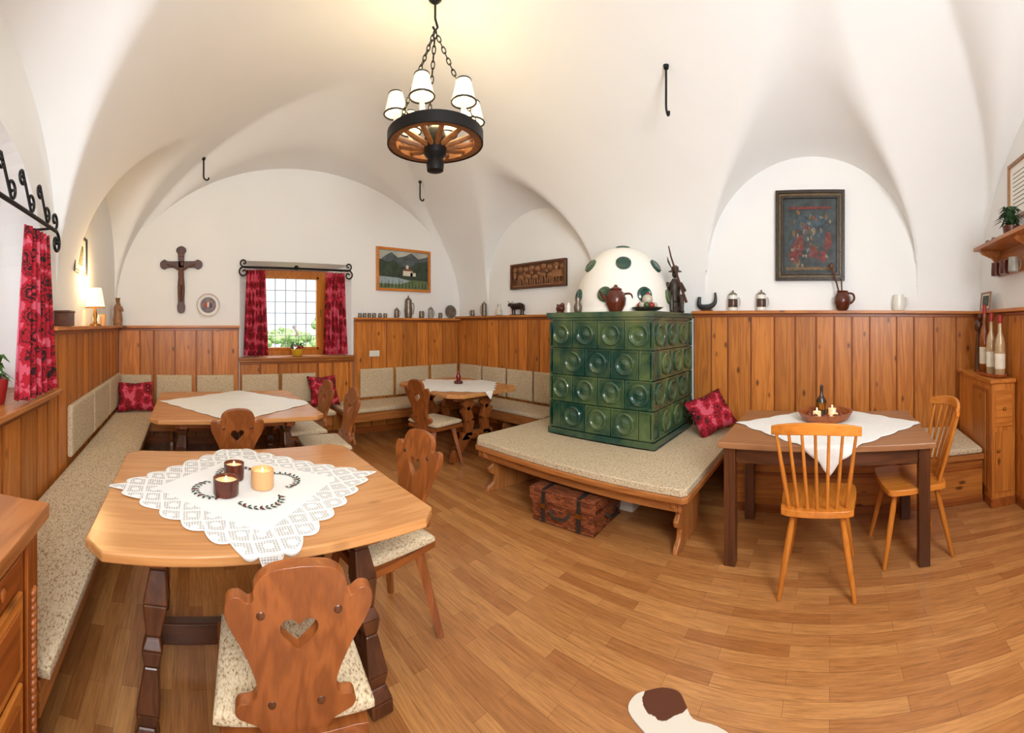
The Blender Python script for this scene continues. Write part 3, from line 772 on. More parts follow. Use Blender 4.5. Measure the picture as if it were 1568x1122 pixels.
for k in range(6):
    a=rad(217.6+60*k); px,py=cx+.265*cos(a),cy+.265*sin(a)
    m.lathe([(.03,cz+.03),(.034,cz+.045),(.018,cz+.05),(.016,cz+.15)],CERW,(px,py,0),seg=12)
    m.ball((px,py,cz+.195),(.016,.016,.03),BULB,10,8)
    m.shell([(.078,cz+.145),(.044,cz+.285)],SHADE,(px,py,0),20)
    m.tube([(px+.078*cos(t*pi/8),py+.078*sin(t*pi/8),cz+.148) for t in range(16)],.006,BLACK,6,closed=True)
    m.tube([(px+.045*cos(t*pi/8),py+.045*sin(t*pi/8),cz+.283) for t in range(16)],.005,BLACK,6,closed=True)
top=Vector((cx,cy,3.42))
def link(p,d,flip,L=.045,W=.024,r=.004):
    d=d.normalized();u=Vector((0,0,1)) if abs(d.z)<.95 else Vector((1,0,0)); x=d.cross(u).normalized(); y=d.cross(x)
    s=x if flip else y
    m.tube([p+d*(L/2*1.25*cos(t*pi/5))+s*(W/2*sin(t*pi/5)) for t in range(10)],r,IRON,5,closed=True)
for k in range(3):
    a=rad(187.6+120*k); e=Vector((cx+.29*cos(a),cy+.29*sin(a),cz+.04)); d=e-top; n=int(d.length/.042)
    for i in range(n): link(top+d*((i+.5)/n),d,i%2==0)
zc_=ceilz(cx,cy)
m.tube([(cx,cy,zc_-.005),(cx,cy,3.5),(cx+.02,cy,3.45),(cx,cy,3.42),(cx-.02,cy,3.44)],.008,IRON)
m.lathe([(.05,zc_-.002),(.045,zc_-.02),(.012,zc_-.05)],IRON,(cx,cy,0))
m.done('wagon_wheel_chandelier')
for (hx,hy,L) in ((2.76,1.17,.34),(.16,4.55,.24),(2.84,4.47,.24)):
    z=ceilz(hx,hy)-.01; m=M()
    m.tube(cat([(hx,hy,z+.01),(hx,hy,z-L*.5),(hx,hy,z-L*.85),(hx+.012,hy,z-L*.95),(hx+.035,hy,z-L),(hx+.055,hy,z-L*.95),(hx+.055,hy,z-L*.88)],4),.009,IRON)
    m.lathe([(.022,z+.01),(.018,z-.015),(.01,z-.02)],IRON,(hx,hy,0),seg=12)
    m.done('ceiling_hook')

# ------------------------------------------------------------------ wall decorations
def frame(m,w,h,fw,d,mat):
    m.box(-w/2,w/2,h/2-fw,h/2,0,d,mat);m.box(-w/2,w/2,-h/2,-h/2+fw,0,d,mat);m.box(-w/2,-w/2+fw,-h/2+fw,h/2-fw,0,d,mat);m.box(w/2-fw,w/2,-h/2+fw,h/2-fw,0,d,mat)
def flat(m,pts,z,mat): m.add([(x,y,z) for x,y in pts],[list(range(len(pts)))],mat)
m=M(); m.T=WT(R_BACK,(2.90,YB-.002,2.22)); w,h=.88,.60
frame(m,w,h,.035,.035,honeyw('X')); m.box(-w/2+.03,w/2-.03,-h/2+.03,h/2-.03,0,.012,plain('paint_sky',srgb(176,178,166),.6,noise=.25,nscale=5))
DG=plain('paint_dark_green',srgb(52,66,48),.6,noise=.5,nscale=14); MT=plain('paint_mountain',srgb(84,92,94),.6,noise=.4,nscale=12)
flat(m,[(-.40,.10),(-.34,.16),(-.26,.21),(-.2,.24),(-.1,.17),(.02,.20),(.12,.25),(.24,.17),(.40,.22),(.40,-.05),(-.40,-.05)],.0135,MT)
flat(m,[(-.40,.14),(-.26,.10),(-.16,.13),(-.05,.05),(.1,.04),(.22,.12),(.40,.15),(.40,-.14),(-.40,-.12)],.015,DG)
flat(m,[(-.40,-.12),(.40,-.14),(.40,-.265),(-.40,-.265)],.0155,plain('paint_meadow',srgb(104,120,76),.6,noise=.4,nscale=10))
flat(m,[(-.40,-.10),(-.1,-.11),(.1,-.15),(-.05,-.2),(-.40,-.2)],.0165,plain('paint_water',srgb(150,166,170),.4,noise=.2))
for a,b,c,d in ((-.02,.14,-.08,-.01),(.03,.07,-.01,.07),(.1,.19,-.08,-.03)): flat(m,[(a,c),(b,c),(b,d),(a,d)],.018,plain('paint_white',srgb(216,208,186),.6))
flat(m,[(-.03,-.01),(.15,-.01),(.12,.02),(.0,.02)],.0185,plain('paint_roof',srgb(120,70,50),.6))
for k in range(14): 
    xx=-.37+k*.055; flat(m,[(xx,-.25),(xx+.02,-.25),(xx+.012,-.14-.03*sin(k*2.1))],.019,DG)
m.done('landscape_painting',bevel=.002,smooth=False)
m=M(); m.T=WT(R_RIGHT,(XR-.002,.185,2.30)); w,h=.66,.86
FR=plain('black_gold_frame',srgb(48,38,26),.35,noise=.5,nscale=30,bump=.4)
frame(m,w,h,.03,.045,FR); 
for i,(a,d_) in enumerate(((.03,.03),(.055,.04))):
    w2,h2=w-2*a,h-2*a; frame(m,w2,h2,.022,d_,plain('gold_trim',srgb(104,82,46),.4,noise=.5,nscale=40) if i==0 else FR)
m.box(-w/2+.07,w/2-.07,-h/2+.07,h/2-.07,0,.014,plain('paint_teal',srgb(50,60,60),.5,noise=.7,nscale=14))
PR_=plain('paint_red',srgb(112,44,38),.6,noise=.6,nscale=30); PW=plain('paint_silver',srgb(128,118,100),.6,noise=.6,nscale=40); PB=plain('paint_blue',srgb(56,74,84),.6,noise=.6,nscale=30); PO=plain('paint_ochre',srgb(112,84,50),.6,noise=.6,nscale=36)
rp=random.Random(11)
def blob(cx_,cy_,rx,ry,z,mat,n=12,j=.35):
    flat(m,[(cx_+rx*cos(2*pi*k/n)*rp.uniform(1-j,1+j*.5),cy_+ry*sin(2*pi*k/n)*rp.uniform(1-j,1+j*.5)) for k in range(n)],z,mat)
blob(0,.13,.16,.08,.0150,PB); blob(-.10,-.08,.05,.09,.0153,PR_); blob(.03,-.16,.05,.07,.0156,PR_); blob(.13,-.2,.05,.06,.0157,PR_); blob(.11,.0,.04,.08,.016,PB)
blob(-.15,-.18,.06,.10,.0158,PR_); blob(.16,-.05,.05,.09,.0159,PR_)
for k in range(60): blob(rp.gauss(0,.10),rp.uniform(-.29,.22),rp.uniform(.008,.022),rp.uniform(.012,.035),.0162+.00005*k,rp.choice((PO,PW,PR_,PB,PO,PW)),8,.5)
flat(m,[(-.23,-.33),(.23,-.33),(.23,-.30),(-.23,-.30)],.0197,PO); flat(m,[(-.2,.25),(.2,.25),(.2,.275),(-.2,.275)],.0197,PR_)
m.done('coat_of_arms_painting',bevel=.002,smooth=False)
m=M(); m.T=WT(R_RIGHT,(XR-.002,3.38,2.08)); w,h=.92,.33; RW=wood('relief_wood',srgb(64,34,18),srgb(112,68,38),'Y',rough=.5); RL=wood('relief_high',srgb(108,68,38),srgb(156,106,66),'Y',rough=.5)
m.box(-w/2,w/2,-h/2,h/2,0,.02,RW); frame(m,w,h,.025,.045,RW)
for k in range(5):
    x=-.28+k*.125; yy=.01*sin(k*2.5)
    m.ball((x,-.015+yy,.025),(.055,.035,.028),RL,12,8); m.ball((x+.065,.025+yy,.03),(.024,.026,.022),RL,10,6)
    m.tube([(x+.07,.05+yy,.03),(x+.09,.075+yy,.03)],[.006,.003],RL,5)
    for q in (-.035,-.01,.03): m.tube([(x+q,-.03+yy,.028),(x+q*1.5,-.075,.028),(x+q*1.3,-.12,.026)],[.013,.009,.007],RL,6)
m.box(.26,.41,-.05,.03,.02,.05,RL)
for x in (.26,.38): m.tube([(x+.02+.045*cos(t*pi/6),-.08+.045*sin(t*pi/6),.035) for t in range(12)],.009,RL,6,closed=True)
for k in range(9): m.ball((-.40+k*.10,.09+.015*sin(k*3),.02),(.045,.035,.014),RL,10,6)
m.ball((.32,.06,.035),(.02,.035,.02),RL); m.ball((.32,.105,.035),.016,RL); m.ball((-.38,.01,.035),(.022,.05,.022),RL); m.ball((-.38,.075,.035),.018,RL)
m.box(-.43,.43,-.135,-.12,.02,.035,RL)
m.done('carved_wood_relief')
m=M(); m.T=WT(R_BACK,(-.10,YB-.002,2.0)); CW=wood('crucifix_wood',srgb(52,24,12),srgb(96,48,26),'Z',rough=.45)
def arm(pts): m.prism([(p.x,p.y) for p in cat(pts,3,True)],0,.035,CW)
arm([(-.035,-.40),(.035,-.40),(.05,-.33),(.04,-.27),(.045,-.1),(.035,.08),(.04,.30),(.06,.34),(.055,.38),(0,.41),(-.055,.38),(-.06,.34),(-.04,.30),(-.035,.08),(-.045,-.1),(-.04,-.27),(-.05,-.33)])
arm([(-.25,.15),(-.255,.21),(-.20,.245),(-.16,.225),(0,.225),(.16,.225),(.20,.245),(.255,.21),(.25,.15),(.20,.125),(.16,.145),(0,.145),(-.16,.145),(-.20,.125)])
CF=plain('carved_figure',srgb(104,60,38),.5,noise=.3)
m.tube([(0,.13,.06),(0,.06,.07),(.005,-.02,.06),(0,-.08,.065)],[.03,.038,.026,.034],CF,10)
m.ball((.01,.185,.075),(.022,.028,.024),CF); 
for s in (-1,1):
    m.tube([(s*.03,.12,.065),(s*.10,.16,.055),(s*.17,.185,.045)],[.016,.012,.008],CF,8)
    m.tube([(s*.018,-.08,.065),(s*.02,-.17,.075),(s*.006,-.27,.055)],[.022,.017,.009],CF,8)
m.box(-.04,.04,.28,.31,.03,.045,CF)
m.done('crucifix',bevel=.003)
m=M(); m.T=WT(R_BACK,(.23,YB-.002,1.69))
m.lathe([(.06,0),(.145,.02),(.148,.026),(.13,.024),(.105,.012),(.10,.012),(.002,.012)],CERW,seg=40)
m.lathe([(.098,.012),(.098,.0145),(.003,.0145)],plain('plate_picture',srgb(110,74,60),.4,noise=.7,nscale=26),seg=32)
for k in range(3): m.ball((-.03+.03*k,.0+.02*sin(k*3),.014),(.018,.035,.004),plain('plate_fig%d'%k,[srgb(170,60,50),srgb(225,190,150),srgb(50,70,110)][k],.5))
m.tube([(.136*cos(t*pi/20),.136*sin(t*pi/20),.0262) for t in range(40)],.0035,plain('plate_rim',srgb(150,60,40),.3),6,closed=True)
m.done('decorative_plate')
m=M(); m.T=WT(R_LEFT,(XL+.002,3.24,2.03)); frame(m,.40,.32,.022,.022,BLACK); m.box(-.19,.19,-.15,.15,0,.008,plain('mat_paper',srgb(236,232,222),.8)); m.box(-.10,.10,-.09,.08,.008,.010,plain('old_print',srgb(150,140,120),.8,noise=.6,nscale=40)); m.done('framed_print',bevel=.001,smooth=False)
m=M(); m.T=WT(R_NEAR,(2.95,YN+.002,2.56)); frame(m,.42,.48,.025,.025,brownw('Y')); m.box(-.2,.2,-.23,.23,0,.008,plain('diploma_paper',srgb(240,236,225),.8))
for k in range(9): m.box(-.13,.13-.02*(k%3),.14-k*.035,.147-k*.035,.008,.009,plain('ink',srgb(90,80,70),.8))
m.done('framed_certificate',bevel=.001,smooth=False)
m=M(); m.T=Matrix.Translation((3.52,YN+.075,1.585+.085))@R_NEAR.to_4x4()@Matrix.Rotation(rad(-6),4,'X'); frame(m,.23,.165,.014,.015,brownw('Y')); m.box(-.11,.11,-.078,.078,0,.006,plain('mat_paper2',srgb(230,226,214),.8)); m.box(-.075,.075,-.05,.05,.006,.008,DG); flat(m,[(-.06,-.03),(.0,.03),(.06,-.02)],.009,MT); m.done('small_framed_picture',bevel=.001,smooth=False)
m=M(); SW=benchw('X')
m.box(1.9,3.42,YN+.002,YN+.24,2.10,2.13,SW); m.box(1.95,3.38,YN+.002,YN+.025,1.88,2.10,SW)
for x in (2.0,2.65,3.32):
    pr=cat([(0,0),(.2,0),(.19,-.04),(.10,-.07),(.06,-.13),(.05,-.2),(0,-.22)],2)
    vs=[];k=len(pr)
    for t in (-.012,.012): vs+=[(x+t,YN+.003+p.x,2.10+p.y) for p in pr]
    m.add(vs,[list(range(k-1,-1,-1)),list(range(k,2*k))]+[(i,(i+1)%k,(i+1)%k+k,i+k) for i in range(k)],SW)
for k in range(7): 
    x=2.15+k*.17; m.tube([(x,YN+.02,1.96),(x,YN+.09,1.97),(x,YN+.10,1.99)],.008,SW)
m.done('wall_shelf',bevel=.003)

def stein(name,loc,r,h,mat,lid=None,rz=0,belly=0,band=None):
    m=M()
    prof=[(r*.95,0),(r*1.02,.01*h*10),(r*(1+belly),h*.45),(r*.92,h*.93),(r*.95,h),(r*.84,h),(r*.82,h*.9),(r*.82,h*.88)]
    m.lathe(prof,mat,seg=24)
    m.tube(cat([(r*.9,0,h*.85),(r*1.45,0,h*.85),(r*1.65,0,h*.55),(r*1.4,0,h*.25),(r*.95,0,h*.22)],4),r*.11,mat,8)
    if lid:
        m.lathe([(r*.97,h),(r*.97,h*1.04),(r*.6,h*1.14),(r*.15,h*1.2),(r*.2,h*1.28),(r*.04,h*1.33)],lid,seg=20)
    if band:
        m.lathe([(r*1.0,h*.2),(r*(1.02+belly),h*.22),(r*(1.02+belly),h*.72),(r*.98,h*.75)],band,seg=24)
    return m.done(name,loc=loc,rz=rz)
Z7=1.586; Z5=1.546;Z6=1.576;Z1=1.441
BAND=plain('stein_band',srgb(84,56,42),.3,noise=.5,nscale=40)
stein('beer_stein',(3.85,.93,Z7),.046,.15,CERW,band=BAND,lid=PEWTER,rz=rad(-70)); stein('beer_stein',(3.85,.65,Z7),.046,.15,CERW,band=BAND,lid=PEWTER,rz=rad(-80))
stein('ceramic_mug',(3.85,-.66,Z7),.055,.15,CERW,rz=rad(-100),belly=.1)
m=M(); m.lathe([(.045,0),(.055,.01),(.08,.07),(.075,.12),(.05,.16),(.055,.18),(.045,.18),(.042,.165)],BROWNCER); m.tube(cat([(0,-.05,.16),(0,-.10,.15),(0,-.11,.10),(0,-.075,.06)],4),.010,BROWNCER)
m.tube([(0,0,.05),(-.01,.06,.27),(-.02,.10,.40)],.008,darkw('Z'));m.tube([(0,0,.05),(-.01,.01,.30)],.007,darkw('Z')); m.ball((-.02,.10,.41),(.015,.02,.03),darkw('Z'))
m.done('brown_jug',loc=(3.81,-.12,Z7))
m=M(); m.tube(cat([(0,.08,.14),(0,.085,.06),(0,.04,.035),(0,-.02,.04),(0,-.07,.07),(0,-.085,.12),(0,-.08,.18)],5),[.008+.024*min(1,(1-abs(i-12)/19)) for i in range(31)],BLACK,12)
m.box(-.025,.025,-.05,.05,0,.015,darkw('Y')); m.done('cattle_horn',loc=(3.85,1.19,Z7))
yl=YB-.05
for i,x in enumerate((2.20,2.27,2.34,2.41,2.50,2.58)):
    stein('pewter_cup',(x,yl,Z5),.022,.06,PEWTER,rz=rad(-60))
stein('pewter_mug',(2.76,yl,Z5),.034,.11,PEWTER,lid=PEWTER,rz=0); stein('pewter_tankard',(2.95,yl,Z5),.05,.24,PEWTER,lid=PEWTER,rz=rad(-20),belly=.15)
stein('pewter_mug',(3.17,yl,Z5),.034,.10,PEWTER,rz=0);stein('pewter_mug',(3.33,yl,Z5),.038,.13,GREY,lid=PEWTER,rz=0);stein('pewter_cup',(3.50,yl,Z5),.026,.08,PEWTER)
m=M(); m.T=WT(R_BACK,(3.70,yl+.01,Z5+.10))@Matrix.Rotation(rad(-8),4,'X'); m.lathe([(.06,0),(.10,.008),(.10,.013),(.085,.010),(.002,.008)],PEWTER,seg=30); m.ball((0,0,.01),(.03,.04,.006),PEWTER); m.done('pewter_plate')
stein('pewter_cup',(3.85,4.62,Z6),.030,.09,PEWTER,rz=2); stein('pewter_tankard',(3.85,4.36,Z6),.038,.16,PEWTER,lid=PEWTER,rz=2)
m=M(); m.lathe([(.03,0),(.045,.01),(.05,.05),(.025,.10),(.02,.13),(.028,.15),(.004,.16)],plain('milky_glass',srgb(210,205,190),.2,noise=.2)); m.done('small_vase',loc=(3.85,4.05,Z6))
m=M(); DK=plain('dark_bronze',srgb(48,30,22),.4,.3,noise=.3)
m.tube(cat([(-.09,0,.11),(-.04,0,.115),(.03,0,.11),(.09,0,.115),(.12,0,.13)],3),[.03,.036,.040,.042,.043,.043,.042,.042,.042,.038,.032,.028,.022],DK,12)
m.ball((.145,0,.135),(.035,.02,.02),DK,R=Matrix.Rotation(.4,3,'Y'))
for x,y in ((-.08,.02),(-.08,-.02),(.07,.02),(.07,-.02)): m.tube([(x,y,.10),(x+(-.008 if x<0 else .004),y,.05),(x,y,0)],[.017,.009,.009],DK,8)
for s in (-1,1): m.tube([(.13,s*.012,.15),(.13,s*.035,.165),(.14,s*.04,.185)],[.005,.004,.002],DK,6); m.ball((.125,s*.03,.145),(.008,.014,.005),DK,8,6)
m.tube([(-.115,0,.13),(-.13,0,.09),(-.128,0,.05)],[.006,.004,.006],DK,6); m.box(-.12,.12,-.03,.03,-.004,.004,DK)
m.done('cow_figurine',loc=(3.85,3.70,Z6+.004),rz=rad(90))
m=M(); m.box(-.05,.05,-.07,.07,0,.09,darkw('Y'));m.box(-.055,.055,-.075,.075,.09,.105,darkw('Y')); m.done('wooden_box',loc=(XL+.06,2.66,Z1),bevel=.003)
m=M(); m.lathe([(.05,0),(.05,.012),(.02,.02),(.012,.05),(.02,.09),(.012,.13),(.010,.17)],BRASS); m.ball((0,0,.20),(.018,.018,.03),BULB,10,8); m.shell([(.085,.155),(.055,.32)],SHADEW,seg=24)
m.tube([(.085*cos(t*pi/8),.085*sin(t*pi/8),.157) for t in range(16)],.004,BRASS,6,closed=True); m.done('table_lamp',loc=(-.80,3.40,Z1))
m=M(); m.lathe([(.03,0),(.035,.01),(.04,.10),(.038,.11),(.033,.11),(.03,.02)],plain('beige_candle',srgb(222,168,112),.4)); m.done('candle_glass',loc=(-.84,3.85,Z1))
m=M(); m.lathe([(.03,0),(.032,.008),(.036,.09),(.03,.10)],CERW); m.done('ceramic_cup',loc=(-.84,3.62,Z1))
m=M(); MW=plain('carved_limewood',srgb(150,104,66),.5,noise=.35,nscale=30)
m.lathe([(.055,0),(.055,.02),(.05,.025),(.058,.06),(.05,.12),(.045,.16),(.05,.20),(.035,.235),(.018,.25)],MW); m.ball((0,0,.275),(.026,.024,.032),MW); m.lathe([(.024,.29),(.03,.315),(.022,.31),(.003,.30)],BRASS)
m.tube([(.04,0,.21),(.05,-.04,.17),(.01,-.055,.17)],[.016,.014,.01],MW); m.ball((.01,-.06,.20),(.02,.018,.035),MW);m.ball((.01,-.062,.245),.015,MW)
m.done('madonna_statue',loc=(-.82,4.62,Z1),rz=.3)

ZS=1.561
m=M(); m.lathe([(.055,0),(.06,.01),(.085,.06),(.09,.11),(.07,.16),(.05,.18),(.055,.19),(.05,.195),(.02,.21),(.012,.225),(.003,.23)],BROWNCER); m.tube(cat([(.07,0,.15),(.13,0,.15),(.14,0,.09),(.08,0,.05)],4),.010,BROWNCER)
m.tube([(-.08,0,.10),(-.12,0,.14),(-.135,0,.17)],[.018,.012,.01],BROWNCER); m.done('brown_teapot',loc=(2.99,1.73,ZS),rz=rad(-50))
m=M(); m.lathe([(.05,0),(.1,.012),(.13,.03),(.135,.035),(.10,.02),(.003,.012)],PEWTER); rc=random.Random(2)
for k in range(9):
    a=k*2*pi/9; m.ball((.06*cos(a),.06*sin(a),.05),.028,plain('ornament_%d'%(k%3),[srgb(150,30,30),srgb(190,180,160),srgb(60,80,40)][k%3],.35,noise=.2))
m.ball((0,0,.10),.045,plain('ornament_1',(1,1,1))); m.ball((.01,.0,.14),.02,plain('ornament_0',(1,0,0)))
m.done('ornament_plate',loc=(3.09,1.48,ZS)) 
m=M(); m.lathe([(.03,0),(.035,.01),(.038,.05),(.02,.09),(.024,.13),(.018,.13),(.016,.1)],PEWTER); m.done('pewter_jug',loc=(2.985,2.12,ZS))
m=M(); m.ball((0,0,.04),(.06,.04,.04),BROWNCER); m.ball((-.05,0,.07),(.025,.02,.022),BROWNCER); m.tube([(.04,0,.05),(.08,0,.08)],[.02,.008],BROWNCER); m.lathe([(.04,0),(.035,.012)],BROWNCER); m.done('bird_figurine',loc=(3.0,2.33,ZS),rz=rad(60))
m=M(); m.lathe([(.02,0),(.022,.06),(.012,.075),(.01,.09)],CERW); m.done('salt_shaker',loc=(2.98,2.22,ZS))
m=M(); HB=plain('hunter_bronze',srgb(62,50,40),.45,.2,noise=.4,nscale=30)
m.lathe([(.09,0),(.095,.02),(.07,.06),(.075,.10),(.05,.12)],HB,seg=14)
m.tube(cat([(0,0,.11),(0,0,.19),(-.02,0,.27),(-.035,0,.33)],3),[.055,.058,.06,.062,.062,.06,.055,.045,.03,.024],HB,12)
m.ball((-.05,0,.37),(.033,.03,.038),HB); m.ball((-.082,0,.365),(.01,.008,.01),HB,8,6)
m.lathe([(.065,.395),(.06,.402),(.038,.405),(.034,.44),(.015,.455),(.003,.456)],HB,(-.05,0,0),seg=18)
for s in (-1,1):
    m.tube(cat([(-.02,s*.045,.14),(-.10,s*.05,.15),(-.115,s*.05,.08),(-.12,s*.05,.01)],3),[.03,.03,.028,.027,.026,.024,.022,.02,.02,.02],HB,10)
    m.ball((-.14,s*.05,.012),(.035,.018,.014),HB,10,6)
m.tube(cat([(-.02,.055,.29),(-.04,.085,.21),(-.11,.06,.20)],3),[.022,.022,.021,.02,.018,.017,.015],HB,10); m.tube(cat([(-.02,-.055,.29),(-.05,-.09,.22),(-.12,-.04,.26)],3),[.022,.022,.021,.02,.018,.017,.015],HB,10)
m.tube([(-.10,-.10,.10),(-.12,-.02,.30),(-.14,.06,.52),(-.145,.085,.62)],[.014,.012,.008,.006],darkw('Z'),8)
m.tube([(-.03,.03,.43),(.02,.05,.50),(.03,.06,.55)],[.004,.010,.002],HB,6)
m.done('hunter_figurine',loc=(3.66,1.47,ZS),rz=rad(35)) 

# ---- wicker basket
def m_wick():
    m,nt,b=newmat('wicker'); L=nt.links
    tc=N(nt,'ShaderNodeTexCoord'); sx_=N(nt,'ShaderNodeSeparateXYZ'); L.new(tc.outputs['Object'],sx_.inputs[0])
    ad=N(nt,'ShaderNodeMath',operation='ADD'); L.new(sx_.outputs['X'],ad.inputs[0]); L.new(sx_.outputs['Y'],ad.inputs[1])
    cb=N(nt,'ShaderNodeCombineXYZ'); L.new(ad.outputs[0],cb.inputs['X'])
    mz=N(nt,'ShaderNodeMath',operation='ADD'); L.new(sx_.outputs['Z'],mz.inputs[0]); m5=N(nt,'ShaderNodeMath',operation='MULTIPLY'); m5.inputs[1].default_value=.7; L.new(sx_.outputs['X'],m5.inputs[0]); L.new(m5.outputs[0],mz.inputs[1]); L.new(mz.outputs[0],cb.inputs['Y'])
    br=N(nt,'ShaderNodeTexBrick'); L.new(cb.outputs[0],br.inputs['Vector']); br.inputs['Scale'].default_value=1; br.inputs['Brick Width'].default_value=.036; br.inputs['Row Height'].default_value=.015; br.inputs['Mortar Size'].default_value=.002; br.inputs['Mortar Smooth'].default_value=.6
    br.inputs['Color1'].default_value=col(srgb(172,96,56)); br.inputs['Color2'].default_value=col(srgb(112,54,30)); br.inputs['Mortar'].default_value=col(srgb(36,16,10))
    L.new(br.outputs['Color'],b.inputs['Base Color']); b.inputs['Roughness'].default_value=.45
    bp=N(nt,'ShaderNodeBump',i_Strength=.8,i_Distance=.004,invert=True); L.new(br.outputs['Fac'],bp.inputs['Height']); L.new(bp.outputs['Normal'],b.inputs['Normal'])
    return m
WK=m_wick(); m=M()
def tbox(hx,hy,z0,z1,k,mat):
    vs=[(sx*hx*k,sy*hy*k,z0) for sx,sy in((-1,-1),(1,-1),(1,1),(-1,1))]+[(sx*hx,sy*hy,z1) for sx,sy in((-1,-1),(1,-1),(1,1),(-1,1))]
    m.add(vs,[(3,2,1,0),(4,5,6,7),(0,1,5,4),(1,2,6,5),(2,3,7,6),(3,0,4,7)],mat)
hx,hy=.215,.27
tbox(hx,hy,.004,.17,.93,WK); tbox(hx+.008,hy+.008,.175,.235,1.0,WK); tbox(hx+.0,hy+.0,.235,.25,1.03,WK)
for z in (.012,.17,.182,.238): 
    k=hx*(.94 if z<.02 else 1.02),hy*(.94 if z<.02 else 1.02)
    m.tube([(-k[0],-k[1],z),(k[0],-k[1],z),(k[0],k[1],z),(-k[0],k[1],z)],.009,WK,8,closed=True)
for yy in (-.15,.15):
    m.bar((-hx-.014,yy,.02),(-hx-.014,yy,.24),.028,.006,BLACK,up=(1,0,0)); m.box(-hx-.01,hx+.01,yy-.014,yy+.014,.25,.256,BLACK)
    m.box(-hx-.024,-hx-.014,yy-.02,yy+.02,.12,.15,BRASS)
m.tube(cat([(-hx-.01,-.07,.12),(-hx-.04,-.06,.10),(-hx-.045,0,.085),(-hx-.04,.06,.10),(-hx-.01,.07,.12)],4),.009,BLACK)
m.tube(cat([(-.07,-hy-.01,.12),(-.06,-hy-.035,.10),(0,-hy-.04,.085),(.06,-hy-.035,.10),(.07,-hy-.01,.12)],4),.009,BLACK)
m.done('wicker_basket',loc=(2.50,1.78,0),rz=rad(4))

# ---- cow hide rug
def m_hide():
    m,nt,b=newmat('cowhide'); L=nt.links
    tc=N(nt,'ShaderNodeTexCoord'); n=N(nt,'ShaderNodeTexNoise',i_Scale=2.2,i_Detail=3.0,i_Distortion=.3); mp=N(nt,'ShaderNodeMapping'); mp.inputs['Location'].default_value=(.35,.2,.0); L.new(tc.outputs['Object'],mp.inputs['Vector']); L.new(mp.outputs[0],n.inputs['Vector'])
    n5=N(nt,'ShaderNodeTexNoise',i_Scale=14.0,i_Detail=3.0); L.new(tc.outputs['Object'],n5.inputs['Vector'])
    gr=N(nt,'ShaderNodeVectorMath',operation='DISTANCE'); gr.inputs[1].default_value=(1.45,.615,0); L.new(tc.outputs['Object'],gr.inputs[0])
    gs=N(nt,'ShaderNodeMath',operation='MULTIPLY_ADD'); gs.inputs[1].default_value=.07; L.new(n5.outputs['Fac'],gs.inputs[0]); L.new(gr.outputs['Value'],gs.inputs[2])
    lt=N(nt,'ShaderNodeMapRange'); lt.inputs[1].default_value=.10; lt.inputs[2].default_value=.13; lt.inputs[3].default_value=.5; lt.inputs[4].default_value=-.06; L.new(gs.outputs[0],lt.inputs[0])
    ad=N(nt,'ShaderNodeMath',operation='ADD'); L.new(lt.outputs[0],ad.inputs[0]); L.new(n.outputs['Fac'],ad.inputs[1])
    r=N(nt,'ShaderNodeValToRGB'); e=r.color_ramp.elements; e[0].position=.56; e[0].color=col(srgb(226,216,200)); e[1].position=.60; e[1].color=col(srgb(92,46,22)); L.new(ad.outputs[0],r.inputs['Fac']); L.new(r.outputs['Color'],b.inputs['Base Color']); b.inputs['Roughness'].default_value=.8
    return m
m=M(); hp=cat([(1.41,.73),(1.455,.69),(1.49,.64),(1.495,.58),(1.46,.54),(1.41,.49),(1.41,.40),(1.37,.28),(1.30,.1),(1.28,-.1),(1.32,-.35),(1.1,-.5),(.6,-.6),(.2,-.5),(.1,-.2),(.3,.1),(.4,.35),(.7,.45),(.95,.62),(1.08,.52),(1.2,.50),(1.28,.60),(1.34,.72)],4,True)
m.prism([(p.x,p.y) for p in hp],.001,.007,m_hide()); m.done('cowhide_rug')

# ---- throw pillows
def pillow(name,loc,w,h,t,rz,rx,ry=0):
    m=M(); vs=[];fs=[];n=14
    for sg in (1,-1):
        for i in range(n+1):
            for j in range(n+1):
                s=-1+2*i/n;q=-1+2*j/n
                k=max(0,(1-s*s))**.45*max(0,(1-q*q))**.45
                pin=1-.13*(1-abs(s*q))*(max(abs(s),abs(q))**3)
                vs.append((s*w/2*pin,q*h/2*pin,sg*t/2*k))
    W_=n+1;o=W_*W_
    for i in range(n):
        for j in range(n):
            a=i*W_+j; fs.append((a,a+W_,a+W_+1,a+1)); fs.append((o+a,o+a+1,o+a+W_+1,o+a+W_))
    m.T=Matrix.Rotation(ry,4,'Z')
    m.add(vs,fs,RED)
    ob=m.done(name,loc=loc,merge=True,angle=180); ob.rotation_euler=(rx,0,rz); return ob
pillow('throw_pillow',(-.62,4.68,.62),.44,.36,.16,rad(15),rad(62))
pillow('throw_pillow',(1.62,4.74,.64),.40,.38,.14,rad(8),rad(70))
pillow('throw_pillow',(3.64,1.09,.63),.44,.38,.17,rad(-42),rad(56),rad(14))

